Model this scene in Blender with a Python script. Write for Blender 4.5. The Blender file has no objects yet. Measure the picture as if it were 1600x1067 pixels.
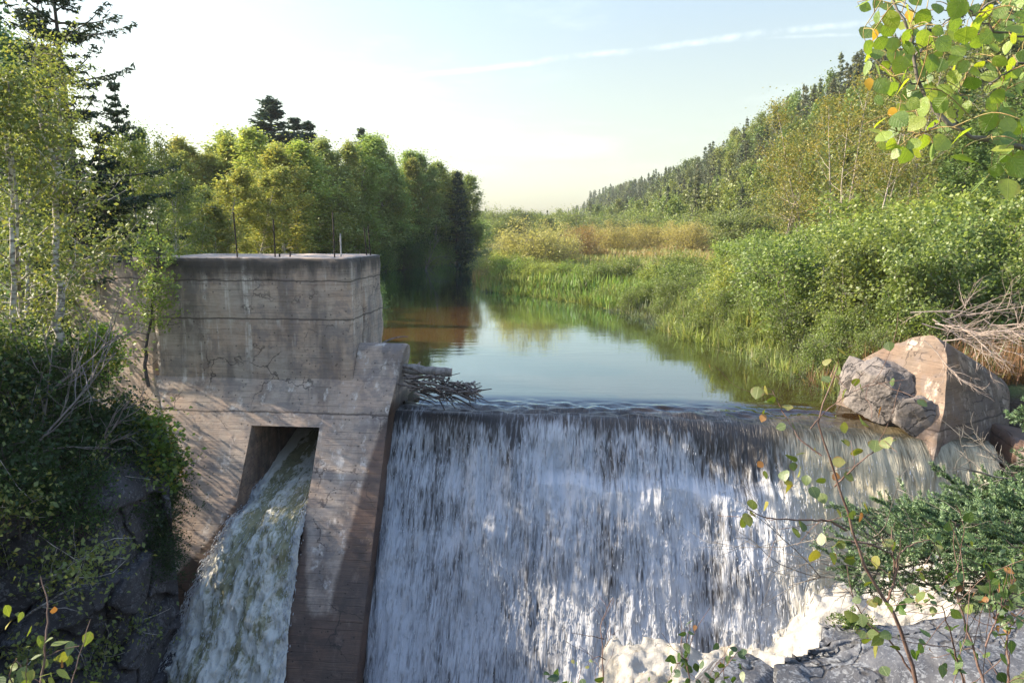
import bpy, bmesh, math, random
import numpy as np
from mathutils import Vector, Matrix

sc = bpy.context.scene
C = sc.collection
R = np.random.default_rng(7)
PITCH = math.radians(8.97); CP, SP = math.cos(PITCH), math.sin(PITCH)
CAMH, FPX = 5.0, 1150.0
TH = math.radians(6); ST, CT = math.sin(TH), math.cos(TH)
OX, OY = -3.4, 19.5                       # origin of the dam's own axes (u along the crest, w upstream)

# ------------------------------------------------------------------ helpers
def ray(x, y):
    v = (533.5 - y) / FPX
    return np.array([(x - 800) / FPX, CP + v * SP, -SP + v * CP])
def at_y(x, y, Y):
    r = ray(x, y); return r * (Y / r[1]) + np.array([0, 0, CAMH])
def at_z(x, y, z):
    r = ray(x, y); return r * ((z - CAMH) / r[2]) + np.array([0, 0, CAMH])
def at_d(x, y, d):
    return ray(x, y) * d + np.array([0, 0, CAMH])
def to_loc(x, y):
    dx, dy = x - OX, y - OY
    return dx * CT - dy * ST, dx * ST + dy * CT
def to_world(u, w):
    return OX + u * CT + w * ST, OY - u * ST + w * CT
def sm(a, b, x):
    t = np.clip((np.asarray(x, float) - a) / (b - a), 0, 1); return t * t * (3 - 2 * t)
def lerp(a, b, t): return a + (b - a) * t

def _hash(ix, iy, iz, seed):
    h = (ix.astype(np.int64) * 374761393 + iy.astype(np.int64) * 668265263 + iz.astype(np.int64) * 2147483647 + seed * 1274126177) & 0xFFFFFFFF
    h = ((h ^ (h >> 13)) * 1274126177) & 0xFFFFFFFF
    h = ((h ^ (h >> 16)) * 2246822519) & 0xFFFFFFFF
    return ((h ^ (h >> 15)) & 0xFFFF) / 65535.0
def vnoise(P, seed=0):
    P = np.asarray(P, float); i = np.floor(P).astype(np.int64); f = P - i; f = f * f * (3 - 2 * f)
    out = np.zeros(len(P))
    for a in (0, 1):
        for b in (0, 1):
            for c in (0, 1):
                wgt = (f[:, 0] if a else 1 - f[:, 0]) * (f[:, 1] if b else 1 - f[:, 1]) * (f[:, 2] if c else 1 - f[:, 2])
                out += wgt * _hash(i[:, 0] + a, i[:, 1] + b, i[:, 2] + c, seed)
    return out
def fbm(P, seed=0, octv=4, gain=.5):
    P = np.asarray(P, float); s = np.zeros(len(P)); amp = 1; tot = 0
    for k in range(octv):
        s += amp * vnoise(P * (2.03 ** k) + 17.3 * k, seed + k); tot += amp; amp *= gain
    return s / tot

class MB:
    """collects vertices and faces of one mesh"""
    def __init__(s): s.V = []; s.F = []; s.n = 0; s.A = {}
    def add(s, V, F, mat=0):
        V = np.asarray(V, float).reshape(-1, 3); F = np.asarray(F, np.int64)
        if len(V) == 0 or len(F) == 0: return
        s.V.append(V); s.F.append((F + s.n, mat)); s.n += len(V)
    def mesh(s, name, mats, smooth=False, attrs=None, uv=None):
        me = bpy.data.meshes.new(name); attrs = dict(attrs or {}, **{k: np.concatenate(a) for k, a in s.A.items()})
        V = np.concatenate(s.V)
        me.vertices.add(len(V)); me.vertices.foreach_set('co', V.astype(np.float32).ravel())
        loops = np.concatenate([f.ravel() for f, _ in s.F])
        sizes = np.concatenate([np.full(len(f), f.shape[1]) for f, _ in s.F])
        mi = np.concatenate([np.full(len(f), m) for f, m in s.F])
        starts = np.concatenate([[0], np.cumsum(sizes)[:-1]])
        me.loops.add(len(loops)); me.loops.foreach_set('vertex_index', loops.astype(np.int32))
        me.polygons.add(len(sizes)); me.polygons.foreach_set('loop_start', starts.astype(np.int32))
        me.polygons.foreach_set('material_index', mi.astype(np.int32))
        for m in (mats if isinstance(mats, (list, tuple)) else [mats]): me.materials.append(m)
        me.update(calc_edges=True)
        if smooth: me.polygons.foreach_set('use_smooth', np.ones(len(sizes), bool))
        for k, a in (attrs or {}).items():
            a = np.asarray(a, np.float32)
            if a.ndim == 1:
                at = me.attributes.new(k, 'FLOAT', 'POINT'); at.data.foreach_set('value', a)
            else:
                at = me.attributes.new(k, 'FLOAT_VECTOR', 'POINT'); at.data.foreach_set('vector', a.ravel())
        return me
    def obj(s, name, mats, parent=None, **kw):
        o = bpy.data.objects.new(name, s.mesh(name, mats, **kw)); C.objects.link(o)
        if parent: o.parent = parent
        return o

def link(name, me, parent=None, loc=None):
    o = bpy.data.objects.new(name, me); C.objects.link(o)
    if parent: o.parent = parent
    if loc is not None: o.location = loc
    return o
def thing(name, label, cat, loc=(0, 0, 0), rz=0, group=None):
    o = bpy.data.objects.new(name, None); C.objects.link(o)
    o.location = loc; o.rotation_euler = (0, 0, rz); o.empty_display_size = .2
    return tag(o, label, cat, group)
def tag(o, label, cat, group=None):
    o['label'] = label; o['category'] = cat
    if group: o['group'] = group
    return o
ONES = ['', 'first', 'second', 'third', 'fourth', 'fifth', 'sixth', 'seventh', 'eighth', 'ninth', 'tenth', 'eleventh', 'twelfth', 'thirteenth',
        'fourteenth', 'fifteenth', 'sixteenth', 'seventeenth', 'eighteenth', 'nineteenth']
TENS = {2: ('twentieth', 'twenty'), 3: ('thirtieth', 'thirty'), 4: ('fortieth', 'forty'), 5: ('fiftieth', 'fifty'), 6: ('sixtieth', 'sixty'), 7: ('seventieth', 'seventy')}
def nth(n):
    if n < 20: return ONES[n]
    t, o = divmod(n, 10); return TENS[t][0] if o == 0 else TENS[t][1] + '-' + ONES[o]

def norm(v): return v / (np.linalg.norm(v, axis=-1, keepdims=True) + 1e-9)
def tube(P, r, k=5):
    P = np.asarray(P, float); n = len(P); r = np.broadcast_to(np.asarray(r, float), (n,))
    T = norm(np.gradient(P, axis=0)); ref = np.array([0.31, .2, .93]); ref = np.where(np.abs(T @ ref)[:, None] > .9, np.array([[1., 0, 0]]), ref[None])
    A = norm(np.cross(T, ref)); B = np.cross(T, A)
    a = np.arange(k) * 2 * math.pi / k
    V = P[:, None] + r[:, None, None] * (np.cos(a)[None, :, None] * A[:, None] + np.sin(a)[None, :, None] * B[:, None])
    i = np.arange(n - 1)[:, None] * k; j = np.arange(k)[None]; j2 = (j + 1) % k
    F = np.stack([i + j, i + j2, i + k + j2, i + k + j], -1).reshape(-1, 4)
    return V.reshape(-1, 3), F
def grid_faces(nr, nc):
    i, j = np.meshgrid(np.arange(nr - 1), np.arange(nc - 1), indexing='ij')
    a = i * nc + j
    return np.stack([a, a + 1, a + nc + 1, a + nc], -1).reshape(-1, 4)
def bend(p0, d, L, n, rng, wob=.12, lift=0.):
    """a wandering polyline"""
    d = np.array(d, float); d /= np.linalg.norm(d); P = [np.array(p0, float)]
    for i in range(n):
        d = d + rng.normal(0, wob, 3); d[2] += lift; d /= np.linalg.norm(d)
        P.append(P[-1] + d * L / n)
    return np.array(P)
def resample(P, n):
    P = np.asarray(P, float); s = np.concatenate([[0], np.cumsum(np.linalg.norm(np.diff(P, axis=0), axis=1))])
    t = np.linspace(0, s[-1], n)
    return np.stack([np.interp(t, s, P[:, k]) for k in range(3)], 1)
def smooth_line(P, n):
    P = np.asarray(P, float); Q = resample(P, n * 3)
    k = np.ones(5) / 5; 
    for _ in range(3):
        Qp = np.concatenate([np.repeat(Q[:1], 2, 0), Q, np.repeat(Q[-1:], 2, 0)])
        Q2 = np.stack([np.convolve(Qp[:, c], k, 'valid') for c in range(3)], 1); Q2[0] = P[0]; Q2[-1] = P[-1]; Q = Q2
    return resample(Q, n)

def rhombs(P, L, W, rng, up=.6, fold=.12, axis=None, spread=1.0):
    """small folded leaf quads"""
    n = len(P); N = rng.normal(0, 1, (n, 3)); N[:, 2] = np.abs(N[:, 2]) * .6 + up; N = norm(N)
    T = rng.normal(0, 1, (n, 3)) * spread
    if axis is not None: T = T * .45 + axis
    T = norm(T - (T * N).sum(1, keepdims=True) * N); B = np.cross(N, T)
    L = np.broadcast_to(L, (n,))[:, None] * rng.uniform(.7, 1.3, (n, 1)); W = L * W
    V = np.stack([P - T * L * .5, P + B * W * .5 + N * L * fold + T * L * -.05, P + T * L * .5, P - B * W * .5 + N * L * fold + T * L * -.05], 1)
    return V.reshape(-1, 3), np.arange(n * 4).reshape(n, 4)

def leaf_template(kind='ovate'):
    if kind == 'round': prof = [(0, 0), (.12, .30), (.35, .47), (.6, .44), (.82, .25), (1, 0)]
    elif kind == 'ovate': prof = [(0, 0), (.12, .22), (.35, .34), (.6, .27), (.82, .12), (1, 0)]
    else: prof = [(0, 0), (.1, .18), (.3, .42), (.45, .30), (.75, .18), (1, 0)]
    V = []; 
    for x, w in prof: V.append((x, 0, -.10 * x * x))
    m = len(prof)
    for x, w in prof[1:-1]: V.append((x, w, .10 * w - .12 * x * x))
    for x, w in prof[1:-1]: V.append((x, -w, .10 * w - .12 * x * x))
    F4, F3 = [], []
    a, b = m, m + m - 2
    F3 += [(0, a, 1), (0, 1, b)]
    for i in range(1, m - 2): F4 += [(i, a + i - 1, a + i, i + 1), (i, i + 1, b + i, b + i - 1)]
    F3 += [(m - 2, a + m - 3, m - 1), (m - 2, m - 1, b + m - 3)]
    return np.array(V, float), np.array(F4), np.array(F3)
def leaves(mb, P, T, N, S, kind, mat=0, rng=R):
    """shaped leaves: P base, T direction of the midrib, N facing"""
    V, F4, F3 = leaf_template(kind); n = len(P)
    T = norm(T); N = norm(N - (N * T).sum(1, keepdims=True) * T); B = np.cross(N, T)
    curl = rng.uniform(.2, 2.2, (n, 1, 1)); wd = rng.uniform(.85, 1.15, (n, 1, 1))
    W = P[:, None] + S[:, None, None] * (V[None, :, :1] * T[:, None] + V[None, :, 1:2] * wd * B[:, None] + V[None, :, 2:] * curl * N[:, None])
    k = len(V); off = (np.arange(n) * k)[:, None, None]
    s0 = mb.n; mb.V.append(W.reshape(-1, 3)); mb.n += n * k; mb.A.setdefault('leaf', []).append(np.stack([np.tile(V[:, 0], n), np.tile(V[:, 1], n), np.repeat(rng.random(n), k)], 1))
    mb.F.append(((F4[None] + off).reshape(-1, 4) + s0, mat)); mb.F.append(((F3[None] + off).reshape(-1, 3) + s0, mat))

# ------------------------------------------------------------------ materials
class NT:
    def __init__(s, name, world=None):
        if world: s.t = world.node_tree
        else:
            s.m = bpy.data.materials.new(name); s.m.use_nodes = True; s.t = s.m.node_tree
        s.t.nodes.clear(); s.L = s.t.links
    def n(s, typ, ins=None, **props):
        nd = s.t.nodes.new(typ)
        for k, v in props.items(): setattr(nd, k, v)
        for k, v in (ins or {}).items():
            sock = nd.inputs[k]
            if isinstance(v, bpy.types.NodeSocket): s.L.new(v, sock)
            elif isinstance(v, bpy.types.Node): s.L.new(v.outputs[0], sock)
            else:
                if sock.type == 'RGBA' and len(v) == 3: v = (*v, 1)
                sock.default_value = v
        return nd
    def math(s, op, a, b=0., c=0., clamp=False):
        return s.n('ShaderNodeMath', {0: a, 1: b, 2: c}, operation=op, use_clamp=clamp).outputs[0]
    def noise(s, vec, scale, detail=3, rough=.55, dist=0.):
        return s.n('ShaderNodeTexNoise', {'Vector': vec, 'Scale': scale, 'Detail': detail, 'Roughness': rough, 'Distortion': dist}).outputs['Fac']
    def step(s, a, b, v):
        return s.n('ShaderNodeMapRange', {'Value': v, 'From Min': a, 'From Max': b, 'To Min': 0., 'To Max': 1.}, interpolation_type='SMOOTHSTEP').outputs['Result']
    def mix(s, f, a, b, mode='MIX'):
        nd = s.n('ShaderNodeMix', data_type='RGBA', blend_type=mode); nd.clamp_factor = True
        for k, v in ((0, f), (6, a), (7, b)):
            sock = nd.inputs[k]
            if isinstance(v, bpy.types.NodeSocket): s.L.new(v, sock)
            elif isinstance(v, bpy.types.Node): s.L.new(v.outputs[0], sock)
            else: sock.default_value = (*v, 1) if isinstance(v, tuple) and len(v) == 3 else v
        return nd.outputs[2]
    def scale(s, vec, xyz):
        return s.n('ShaderNodeMapping', {'Vector': vec, 'Scale': xyz}).outputs[0]
    def attr(s, name): return s.n('ShaderNodeAttribute', attribute_name=name)
    def out(s, sh, disp=None):
        o = s.t.nodes.new('ShaderNodeOutputMaterial'); s.L.new(sh if isinstance(sh, bpy.types.NodeSocket) else sh.outputs[0], o.inputs[0]); return s.m

def leaf_mat(name, c1, c2, c3=None, trans=.48, gloss=.03, tint=False, tcol=(1.35, 1.35, .95)):
    t = NT(name); isl = t.n('ShaderNodeNewGeometry').outputs['Random Per Island']
    ramp = t.n('ShaderNodeValToRGB', {0: isl}); e = ramp.color_ramp.elements
    e[0].color = (*c1, 1); e[1].color = (*c2, 1); e[1].position = .75 if c3 else 1
    if c3: k = e.new(1.); k.color = (*c3, 1); e[1].position = .82
    col = ramp.outputs[0]
    oc = t.attr('tint').outputs['Color'] if tint else t.n('ShaderNodeObjectInfo').outputs['Color']
    col = t.mix(1., col, oc, 'MULTIPLY')
    tc = t.mix(1., col, tcol, 'MULTIPLY')
    sh = t.n('ShaderNodeMixShader', {0: trans, 1: t.n('ShaderNodeBsdfDiffuse', {'Color': col}), 2: t.n('ShaderNodeBsdfTranslucent', {'Color': tc})})
    sh = t.n('ShaderNodeMixShader', {0: gloss, 1: sh, 2: t.n('ShaderNodeBsdfGlossy', {'Color': (.9, .95, .95), 'Roughness': .5})})
    return t.out(sh)
def big_leaf_mat(name, c1, c2, c3, trans=.45, tcol=(1.5, 1.5, .4), spots=.5):
    t = NT(name); lf = t.attr('leaf').outputs['Vector']; sp = t.n('ShaderNodeSeparateXYZ', {0: lf}); x, y, rnd = sp.outputs
    ramp = t.n('ShaderNodeValToRGB', {0: rnd}); e = ramp.color_ramp.elements; e[0].color = (*c1, 1); e[1].color = (*c2, 1); e[1].position = .7; k = e.new(1.); k.color = (*c3, 1)
    ay = t.math('ABSOLUTE', y); ph = t.math('FRACT', t.math('MULTIPLY', t.math('SUBTRACT', x, t.math('MULTIPLY', ay, .75)), 6.5))
    vein = t.math('MAXIMUM', t.step(.10, .02, t.math('ABSOLUTE', t.math('SUBTRACT', ph, .5))), t.step(.028, .012, ay))
    nv = t.n('ShaderNodeVectorMath', {0: lf, 1: (1., 1., 37.)}, operation='MULTIPLY').outputs[0]; n1 = t.noise(nv, 4, 4, .6)
    col = t.mix(.7, ramp.outputs[0], t.mix(n1, (.6, .62, .6), (1.4, 1.35, 1.3)), 'MULTIPLY')
    col = t.mix(1., col, t.n('ShaderNodeObjectInfo').outputs['Color'], 'MULTIPLY')
    col = t.mix(t.math('MULTIPLY', vein, .25), col, (.33, .36, .12))
    edge = t.math('ADD', t.math('MULTIPLY', ay, 1.7), t.math('MULTIPLY', t.math('ABSOLUTE', t.math('SUBTRACT', x, .5)), .6))
    sick = t.math('MULTIPLY', t.step(.72, 1.0, t.math('ADD', t.math('MULTIPLY', n1, .9), t.math('MULTIPLY', edge, .55))), t.step(.35, .75, t.math('FRACT', t.math('MULTIPLY', rnd, 7.3))))
    col = t.mix(t.math('MULTIPLY', sick, spots), col, (.16, .07, .02))
    tc = t.mix(1., col, tcol, 'MULTIPLY')
    b = t.n('ShaderNodeBump', {'Height': t.math('SUBTRACT', n1, t.math('MULTIPLY', vein, .6)), 'Strength': .5, 'Distance': .004})
    sh = t.n('ShaderNodeMixShader', {0: trans, 1: t.n('ShaderNodeBsdfDiffuse', {'Color': col, 'Normal': b}), 2: t.n('ShaderNodeBsdfTranslucent', {'Color': tc, 'Normal': b})})
    sh = t.n('ShaderNodeMixShader', {0: .05, 1: sh, 2: t.n('ShaderNodeBsdfGlossy', {'Color': (.85, .9, .9), 'Roughness': .45, 'Normal': b})})
    return t.out(sh)
def bark_mat(name, c1, c2, scale=6., stretch=(1, 1, .25), bump=.4):
    t = NT(name); v = t.n('ShaderNodeTexCoord').outputs['Object']
    f = t.noise(t.scale(v, stretch), scale, 5, .65)
    col = t.mix(t.step(.38, .62, f), c1, c2)
    b = t.n('ShaderNodeBump', {'Height': f, 'Strength': bump, 'Distance': .03})
    return t.out(t.n('ShaderNodeBsdfPrincipled', {'Base Color': col, 'Roughness': .85, 'Normal': b}))

M = {}
M['leaf_birch'] = leaf_mat('leaf_birch', (.13, .165, .05), (.225, .25, .075), (.28, .24, .07), trans=.36)
M['leaf_poplar'] = leaf_mat('leaf_poplar', (.115, .16, .055), (.20, .245, .085), trans=.36)
M['leaf_alder'] = leaf_mat('leaf_alder', (.10, .155, .038), (.205, .265, .075), gloss=.03)
M['leaf_gold'] = leaf_mat('leaf_gold', (.33, .28, .08), (.46, .385, .14))
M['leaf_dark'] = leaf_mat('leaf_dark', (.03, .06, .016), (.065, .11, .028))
M['leaf_maple'] = leaf_mat('leaf_maple', (.075, .13, .02), (.13, .19, .03), (.24, .17, .03))
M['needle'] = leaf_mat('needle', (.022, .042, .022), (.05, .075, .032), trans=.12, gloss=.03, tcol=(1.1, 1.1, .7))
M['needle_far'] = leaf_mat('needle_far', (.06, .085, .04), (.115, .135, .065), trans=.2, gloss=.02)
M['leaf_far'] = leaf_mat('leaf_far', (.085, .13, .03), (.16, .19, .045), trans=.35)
M['wood_far'] = leaf_mat('wood_far', (.06, .09, .03), (.12, .145, .045), trans=.25, tint=True)
M['grass'] = leaf_mat('grass', (.12, .165, .06), (.20, .235, .10), (.26, .235, .14), trans=.4, tint=True)
M['reed'] = leaf_mat('reed', (.14, .14, .05), (.26, .20, .10), (.11, .17, .05), trans=.35, tint=True)
M['aspen'] = big_leaf_mat('aspen_leaf', (.12, .20, .05), (.24, .33, .06), (.32, .37, .055), trans=.5)
M['aspen_yellow'] = leaf_mat('aspen_yellow_leaf', (.55, .30, .02), (.60, .38, .05), trans=.4)
M['sap_leaf'] = big_leaf_mat('sapling_leaf', (.065, .105, .03), (.12, .16, .04), (.22, .20, .045), trans=.35, spots=.8)
M['sap_brown'] = leaf_mat('withered_leaf', (.17, .075, .025), (.27, .14, .045), trans=.3)
M['fir'] = leaf_mat('fir_needle', (.06, .11, .055), (.14, .21, .08), trans=.15, gloss=.05)
M['bark'] = bark_mat('bark_grey', (.10, .085, .07), (.20, .18, .155))
M['bark_dark'] = bark_mat('bark_dark', (.035, .028, .022), (.085, .07, .06))
M['bark_birch'] = bark_mat('bark_birch', (.62, .58, .52), (.14, .12, .11), 3., (1, 1, 4), .2)
M['bark_pale'] = bark_mat('bark_pale', (.42, .37, .30), (.20, .17, .14), 4.)
M['dead'] = bark_mat('dead_wood', (.13, .115, .10), (.25, .22, .20), 8.)
M['dead_tan'] = bark_mat('dead_twig', (.26, .20, .16), (.42, .34, .28), 8.)
M['debris'] = bark_mat('drift_wood', (.03, .024, .022), (.13, .11, .10), 8.)
M['twig_red'] = bark_mat('twig_red', (.10, .055, .04), (.17, .11, .085), 20.)
M['petiole'] = bark_mat('leaf_stalk', (.26, .16, .06), (.28, .24, .09), 20.)
M['rust'] = bark_mat('rusty_steel', (.018, .015, .014), (.05, .032, .024), 30., (1, 1, 1))
M['pale_steel'] = bark_mat('weathered_steel', (.30, .30, .30), (.42, .41, .40), 20., (1, 1, 1))

def concrete(name, wet=True, algae=True, bright=1.0, tone=(1, 1, 1)):
    t = NT(name); v = t.n('ShaderNodeTexCoord').outputs['Object']
    sep = t.n('ShaderNodeSeparateXYZ', {0: v}); z = sep.outputs[2]; u = sep.outputs[0]
    big = t.noise(v, .9, 4, .6); fine = t.noise(v, 14, 4, .65); wob = t.noise(v, 1.6, 2)
    zz = t.math('ADD', z, t.math('MULTIPLY', wob, .03))
    bz = t.math('DIVIDE', zz, .155)
    fr = t.math('FRACT', bz); idx = t.math('FLOOR', bz)
    d = t.math('ABSOLUTE', t.math('SUBTRACT', fr, .5))
    brk = t.noise(t.scale(v, (1.4, 1.4, 6.4)), 1.0, 3, .6)
    line = t.math('MULTIPLY', t.step(.44, .50, d), t.step(.42, .6, brk))
    bt = t.n('ShaderNodeTexWhiteNoise', {'Vector': t.n('ShaderNodeCombineXYZ', {0: t.math('FLOOR', t.math('MULTIPLY', u, .37)), 2: idx})}).outputs[0]
    col = t.mix(t.step(.3, .7, big), tuple(c * bright for c in (.44, .36, .30)), tuple(c * bright for c in (.38, .36, .335)))
    col = t.mix(.5, col, t.mix(bt, (.72, .72, .73), (1.1, 1.07, 1.04)), 'MULTIPLY')
    col = t.mix(.6, col, t.mix(fine, (.55, .55, .55), (1.35, 1.33, 1.3)), 'MULTIPLY')
    grain = t.noise(t.scale(v, (1.2, 1.2, 22)), 1.5, 4, .7)
    col = t.mix(.55, col, t.mix(t.step(.3, .75, grain), (.6, .6, .6), (1.25, 1.23, 1.2)), 'MULTIPLY')
    streak = t.noise(t.scale(v, (2.1, 2.1, .16)), 1.3, 5, .65)
    dk = t.noise(t.scale(v, (1.5, 1.5, .35)), .9, 4, .6)
    col = t.mix(t.math('MULTIPLY', t.step(.47, .66, dk), .62), col, (.085, .078, .08))
    bl = t.noise(t.n('ShaderNodeVectorMath', {0: v, 1: (3.1, 7.7, 1.3)}, operation='ADD').outputs[0], 1.7, 6, .68)
    col = t.mix(t.math('MULTIPLY', t.step(.50, .60, bl), .55), col, (.17, .165, .175))
    col = t.mix(t.math('MULTIPLY', t.step(.46, .36, bl), .40), col, (.40, .37, .345))
    white = t.math('MULTIPLY', t.step(.54, .68, streak), t.step(.40, .60, t.noise(v, 3.2, 5, .7)))
    col = t.mix(t.math('MULTIPLY', white, .85), col, (.62, .62, .60))
    for zl in (3.5, 2.45, -.05):
        dz = t.math('SUBTRACT', t.math('ADD', z, t.math('MULTIPLY', t.noise(v, 2.3, 4), .12)), zl + .06)
        seam = t.step(.035, .008, t.math('ABSOLUTE', dz))
        pale = t.math('MULTIPLY', t.step(-.30, 0., dz), t.math('LESS_THAN', dz, 0.))
        col = t.mix(t.math('MULTIPLY', pale, t.math('MULTIPLY', t.step(.5, .75, t.noise(t.scale(v, (3, 3, .5)), 2.2, 4)), .7)), col, (.52, .52, .50))
        col = t.mix(t.math('MULTIPLY', seam, .8), col, (.06, .05, .045))
    cr = t.n('ShaderNodeTexVoronoi', {'Vector': t.n('ShaderNodeVectorMath', {0: v, 1: t.n('ShaderNodeTexNoise', {'Vector': v, 'Scale': 2.0, 'Detail': 4}).outputs['Color']}, operation='ADD').outputs[0], 'Scale': .62}, feature='DISTANCE_TO_EDGE').outputs[0]
    crack = t.math('MULTIPLY', t.step(.016, .004, cr), t.step(.45, .6, t.noise(v, .8, 2)))
    col = t.mix(t.math('MULTIPLY', crack, .75), col, (.05, .042, .04))
    col = t.mix(t.math('MULTIPLY', line, .5), col, (.06, .05, .045))
    pit = t.step(.16, .10, t.n('ShaderNodeTexVoronoi', {'Vector': v, 'Scale': 5.5}).outputs[0])
    col = t.mix(t.math('MULTIPLY', pit, .6), col, (.05, .045, .04))
    if algae:
        al = t.step(3.40, 3.98, t.math('ADD', z, t.math('MULTIPLY', t.math('SUBTRACT', t.noise(t.scale(v, (1.6, 1.6, .5)), 1.0, 5, .65), .5), 1.5)))
        al = t.math('MULTIPLY', al, t.math('LESS_THAN', z, 4.105))
        col = t.mix(t.math('MULTIPLY', al, .88), col, (.028, .027, .026))
    col = t.mix(1., col, tone, 'MULTIPLY')
    rough = .88
    if wet:
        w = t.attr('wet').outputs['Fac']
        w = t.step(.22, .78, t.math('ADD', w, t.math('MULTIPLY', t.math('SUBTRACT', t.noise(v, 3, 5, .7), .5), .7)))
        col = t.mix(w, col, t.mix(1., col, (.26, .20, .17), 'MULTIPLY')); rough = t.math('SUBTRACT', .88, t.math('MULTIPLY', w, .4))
    h = t.math('SUBTRACT', t.math('ADD', t.math('MULTIPLY', fine, .35), t.math('MULTIPLY', grain, .5)), t.math('ADD', t.math('MULTIPLY', line, 1.), t.math('MULTIPLY', pit, .8)))
    b = t.n('ShaderNodeBump', {'Height': h, 'Strength': .55, 'Distance': .025})
    return t.out(t.n('ShaderNodeBsdfPrincipled', {'Base Color': col, 'Roughness': rough, 'Normal': b}))
M['concrete'] = concrete('weathered_concrete', tone=(1.10, 1.0, .91))
M['concrete_tan'] = concrete('tan_concrete', wet=False, algae=False, bright=.46, tone=(1., .82, .67))

def rock_mat(name, c1, c2, lich=None, scale=1.6, bump=.7, lamt=(.53, .58)):
    t = NT(name); v = t.n('ShaderNodeTexCoord').outputs['Object']
    a = t.noise(v, scale, 6, .62); f = t.noise(v, scale * 9, 5, .65)
    col = t.mix(t.step(.35, .65, a), c1, c2)
    col = t.mix(.6, col, t.mix(f, (.5, .5, .5), (1.45, 1.42, 1.4)), 'MULTIPLY')
    cr = t.n('ShaderNodeTexVoronoi', {'Vector': t.n('ShaderNodeVectorMath', {0: v, 1: t.n('ShaderNodeTexNoise', {'Vector': v, 'Scale': 1.5, 'Detail': 4}).outputs['Color']}, operation='ADD').outputs[0], 'Scale': scale * .55}, feature='DISTANCE_TO_EDGE').outputs[0]
    crack = t.step(.03, .006, cr)
    col = t.mix(t.math('MULTIPLY', crack, .8), col, (.025, .022, .02))
    if lich:
        lm = t.step(lamt[0], lamt[1], t.noise(t.n('ShaderNodeVectorMath', {0: v, 1: t.n('ShaderNodeTexNoise', {'Vector': v, 'Scale': 9., 'Detail': 2}).outputs['Color']}, operation='ADD').outputs[0], 4.2, 3, .6))
        col = t.mix(t.math('MULTIPLY', lm, .75), col, lich)
    h = t.math('SUBTRACT', t.math('ADD', t.math('MULTIPLY', a, 1.2), t.math('MULTIPLY', f, .5)), t.math('MULTIPLY', crack, .5))
    b = t.n('ShaderNodeBump', {'Height': h, 'Strength': bump, 'Distance': .06})
    return t.out(t.n('ShaderNodeBsdfPrincipled', {'Base Color': col, 'Roughness': .85, 'Normal': b}))
M['rock_slab'] = rock_mat('lichen_rock', (.05, .052, .058), (.09, .094, .104), (.18, .19, .20))
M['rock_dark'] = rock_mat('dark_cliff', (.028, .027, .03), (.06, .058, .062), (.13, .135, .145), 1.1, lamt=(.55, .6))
M['rock_grey'] = rock_mat('broken_rubble', (.12, .105, .095), (.20, .175, .155), None, 2.2, 1.)
M['rock_wet'] = rock_mat('wet_rock', (.03, .028, .03), (.065, .06, .06), None, 2.2, 1.)

def ground_mat():
    t = NT('bank_soil'); v = t.n('ShaderNodeTexCoord').outputs['Object']
    nz = t.n('ShaderNodeSeparateXYZ', {0: t.n('ShaderNodeNewGeometry').outputs['Normal']}).outputs[2]
    z = t.n('ShaderNodeSeparateXYZ', {0: v}).outputs[2]
    a = t.noise(v, .35, 5, .6); f = t.noise(v, 6, 4, .65)
    soil = t.mix(f, (.03, .022, .016), (.075, .055, .038)); green = t.mix(t.step(.35, .7, a), (.045, .075, .02), (.12, .12, .045))
    col = t.mix(t.step(.55, .85, nz), soil, green)
    col = t.mix(t.step(-.02, -.25, z), col, t.mix(f, (.03, .022, .016), (.07, .055, .045)))
    b = t.n('ShaderNodeBump', {'Height': f, 'Strength': .9, 'Distance': .15})
    return t.out(t.n('ShaderNodeBsdfPrincipled', {'Base Color': col, 'Roughness': .95, 'Normal': b}))
M['ground'] = ground_mat()

def pool_bsdf(t, nrm=None):
    v = t.n('ShaderNodeTexCoord').outputs['Object']
    n1 = t.noise(t.scale(v, (.9, 2.6, 1)), 1.0, 3, .55); n2 = t.noise(t.scale(v, (3.5, 9, 1)), 1.0, 2, .5)
    patch = t.step(.45, .65, t.noise(t.scale(v, (.05, .22, 1)), 1.0, 3))
    h = t.math('ADD', n1, t.math('MULTIPLY', n2, .25))
    h = t.math('MULTIPLY', h, t.math('ADD', .35, patch))
    ins = {'Height': h, 'Strength': .10, 'Distance': .05}
    if nrm is not None: ins['Normal'] = nrm
    b = t.n('ShaderNodeBump', ins)
    fr = t.n('ShaderNodeFresnel', {'IOR': 1.34, 'Normal': b}).outputs[0]
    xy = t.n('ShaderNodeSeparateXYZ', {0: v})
    sunlit_brown = t.math('MULTIPLY', t.step(1.5, -2.5, xy.outputs[0]), t.step(26, 34, xy.outputs[1]))      # sunlit brown of the water by the left bank, painted into the diffuse colour
    dif = t.n('ShaderNodeBsdfDiffuse', {'Color': t.mix(sunlit_brown, (.030, .016, .005), (.13, .066, .022))})
    gl = t.n('ShaderNodeBsdfGlossy', {'Color': (.78, .92, 1, 1), 'Roughness': .035, 'Normal': b})
    return t.n('ShaderNodeMixShader', {0: t.math('MULTIPLY', fr, 1.75, clamp=True), 1: dif, 2: gl})
t = NT('pool_water'); M['pool'] = t.out(pool_bsdf(t))

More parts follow.
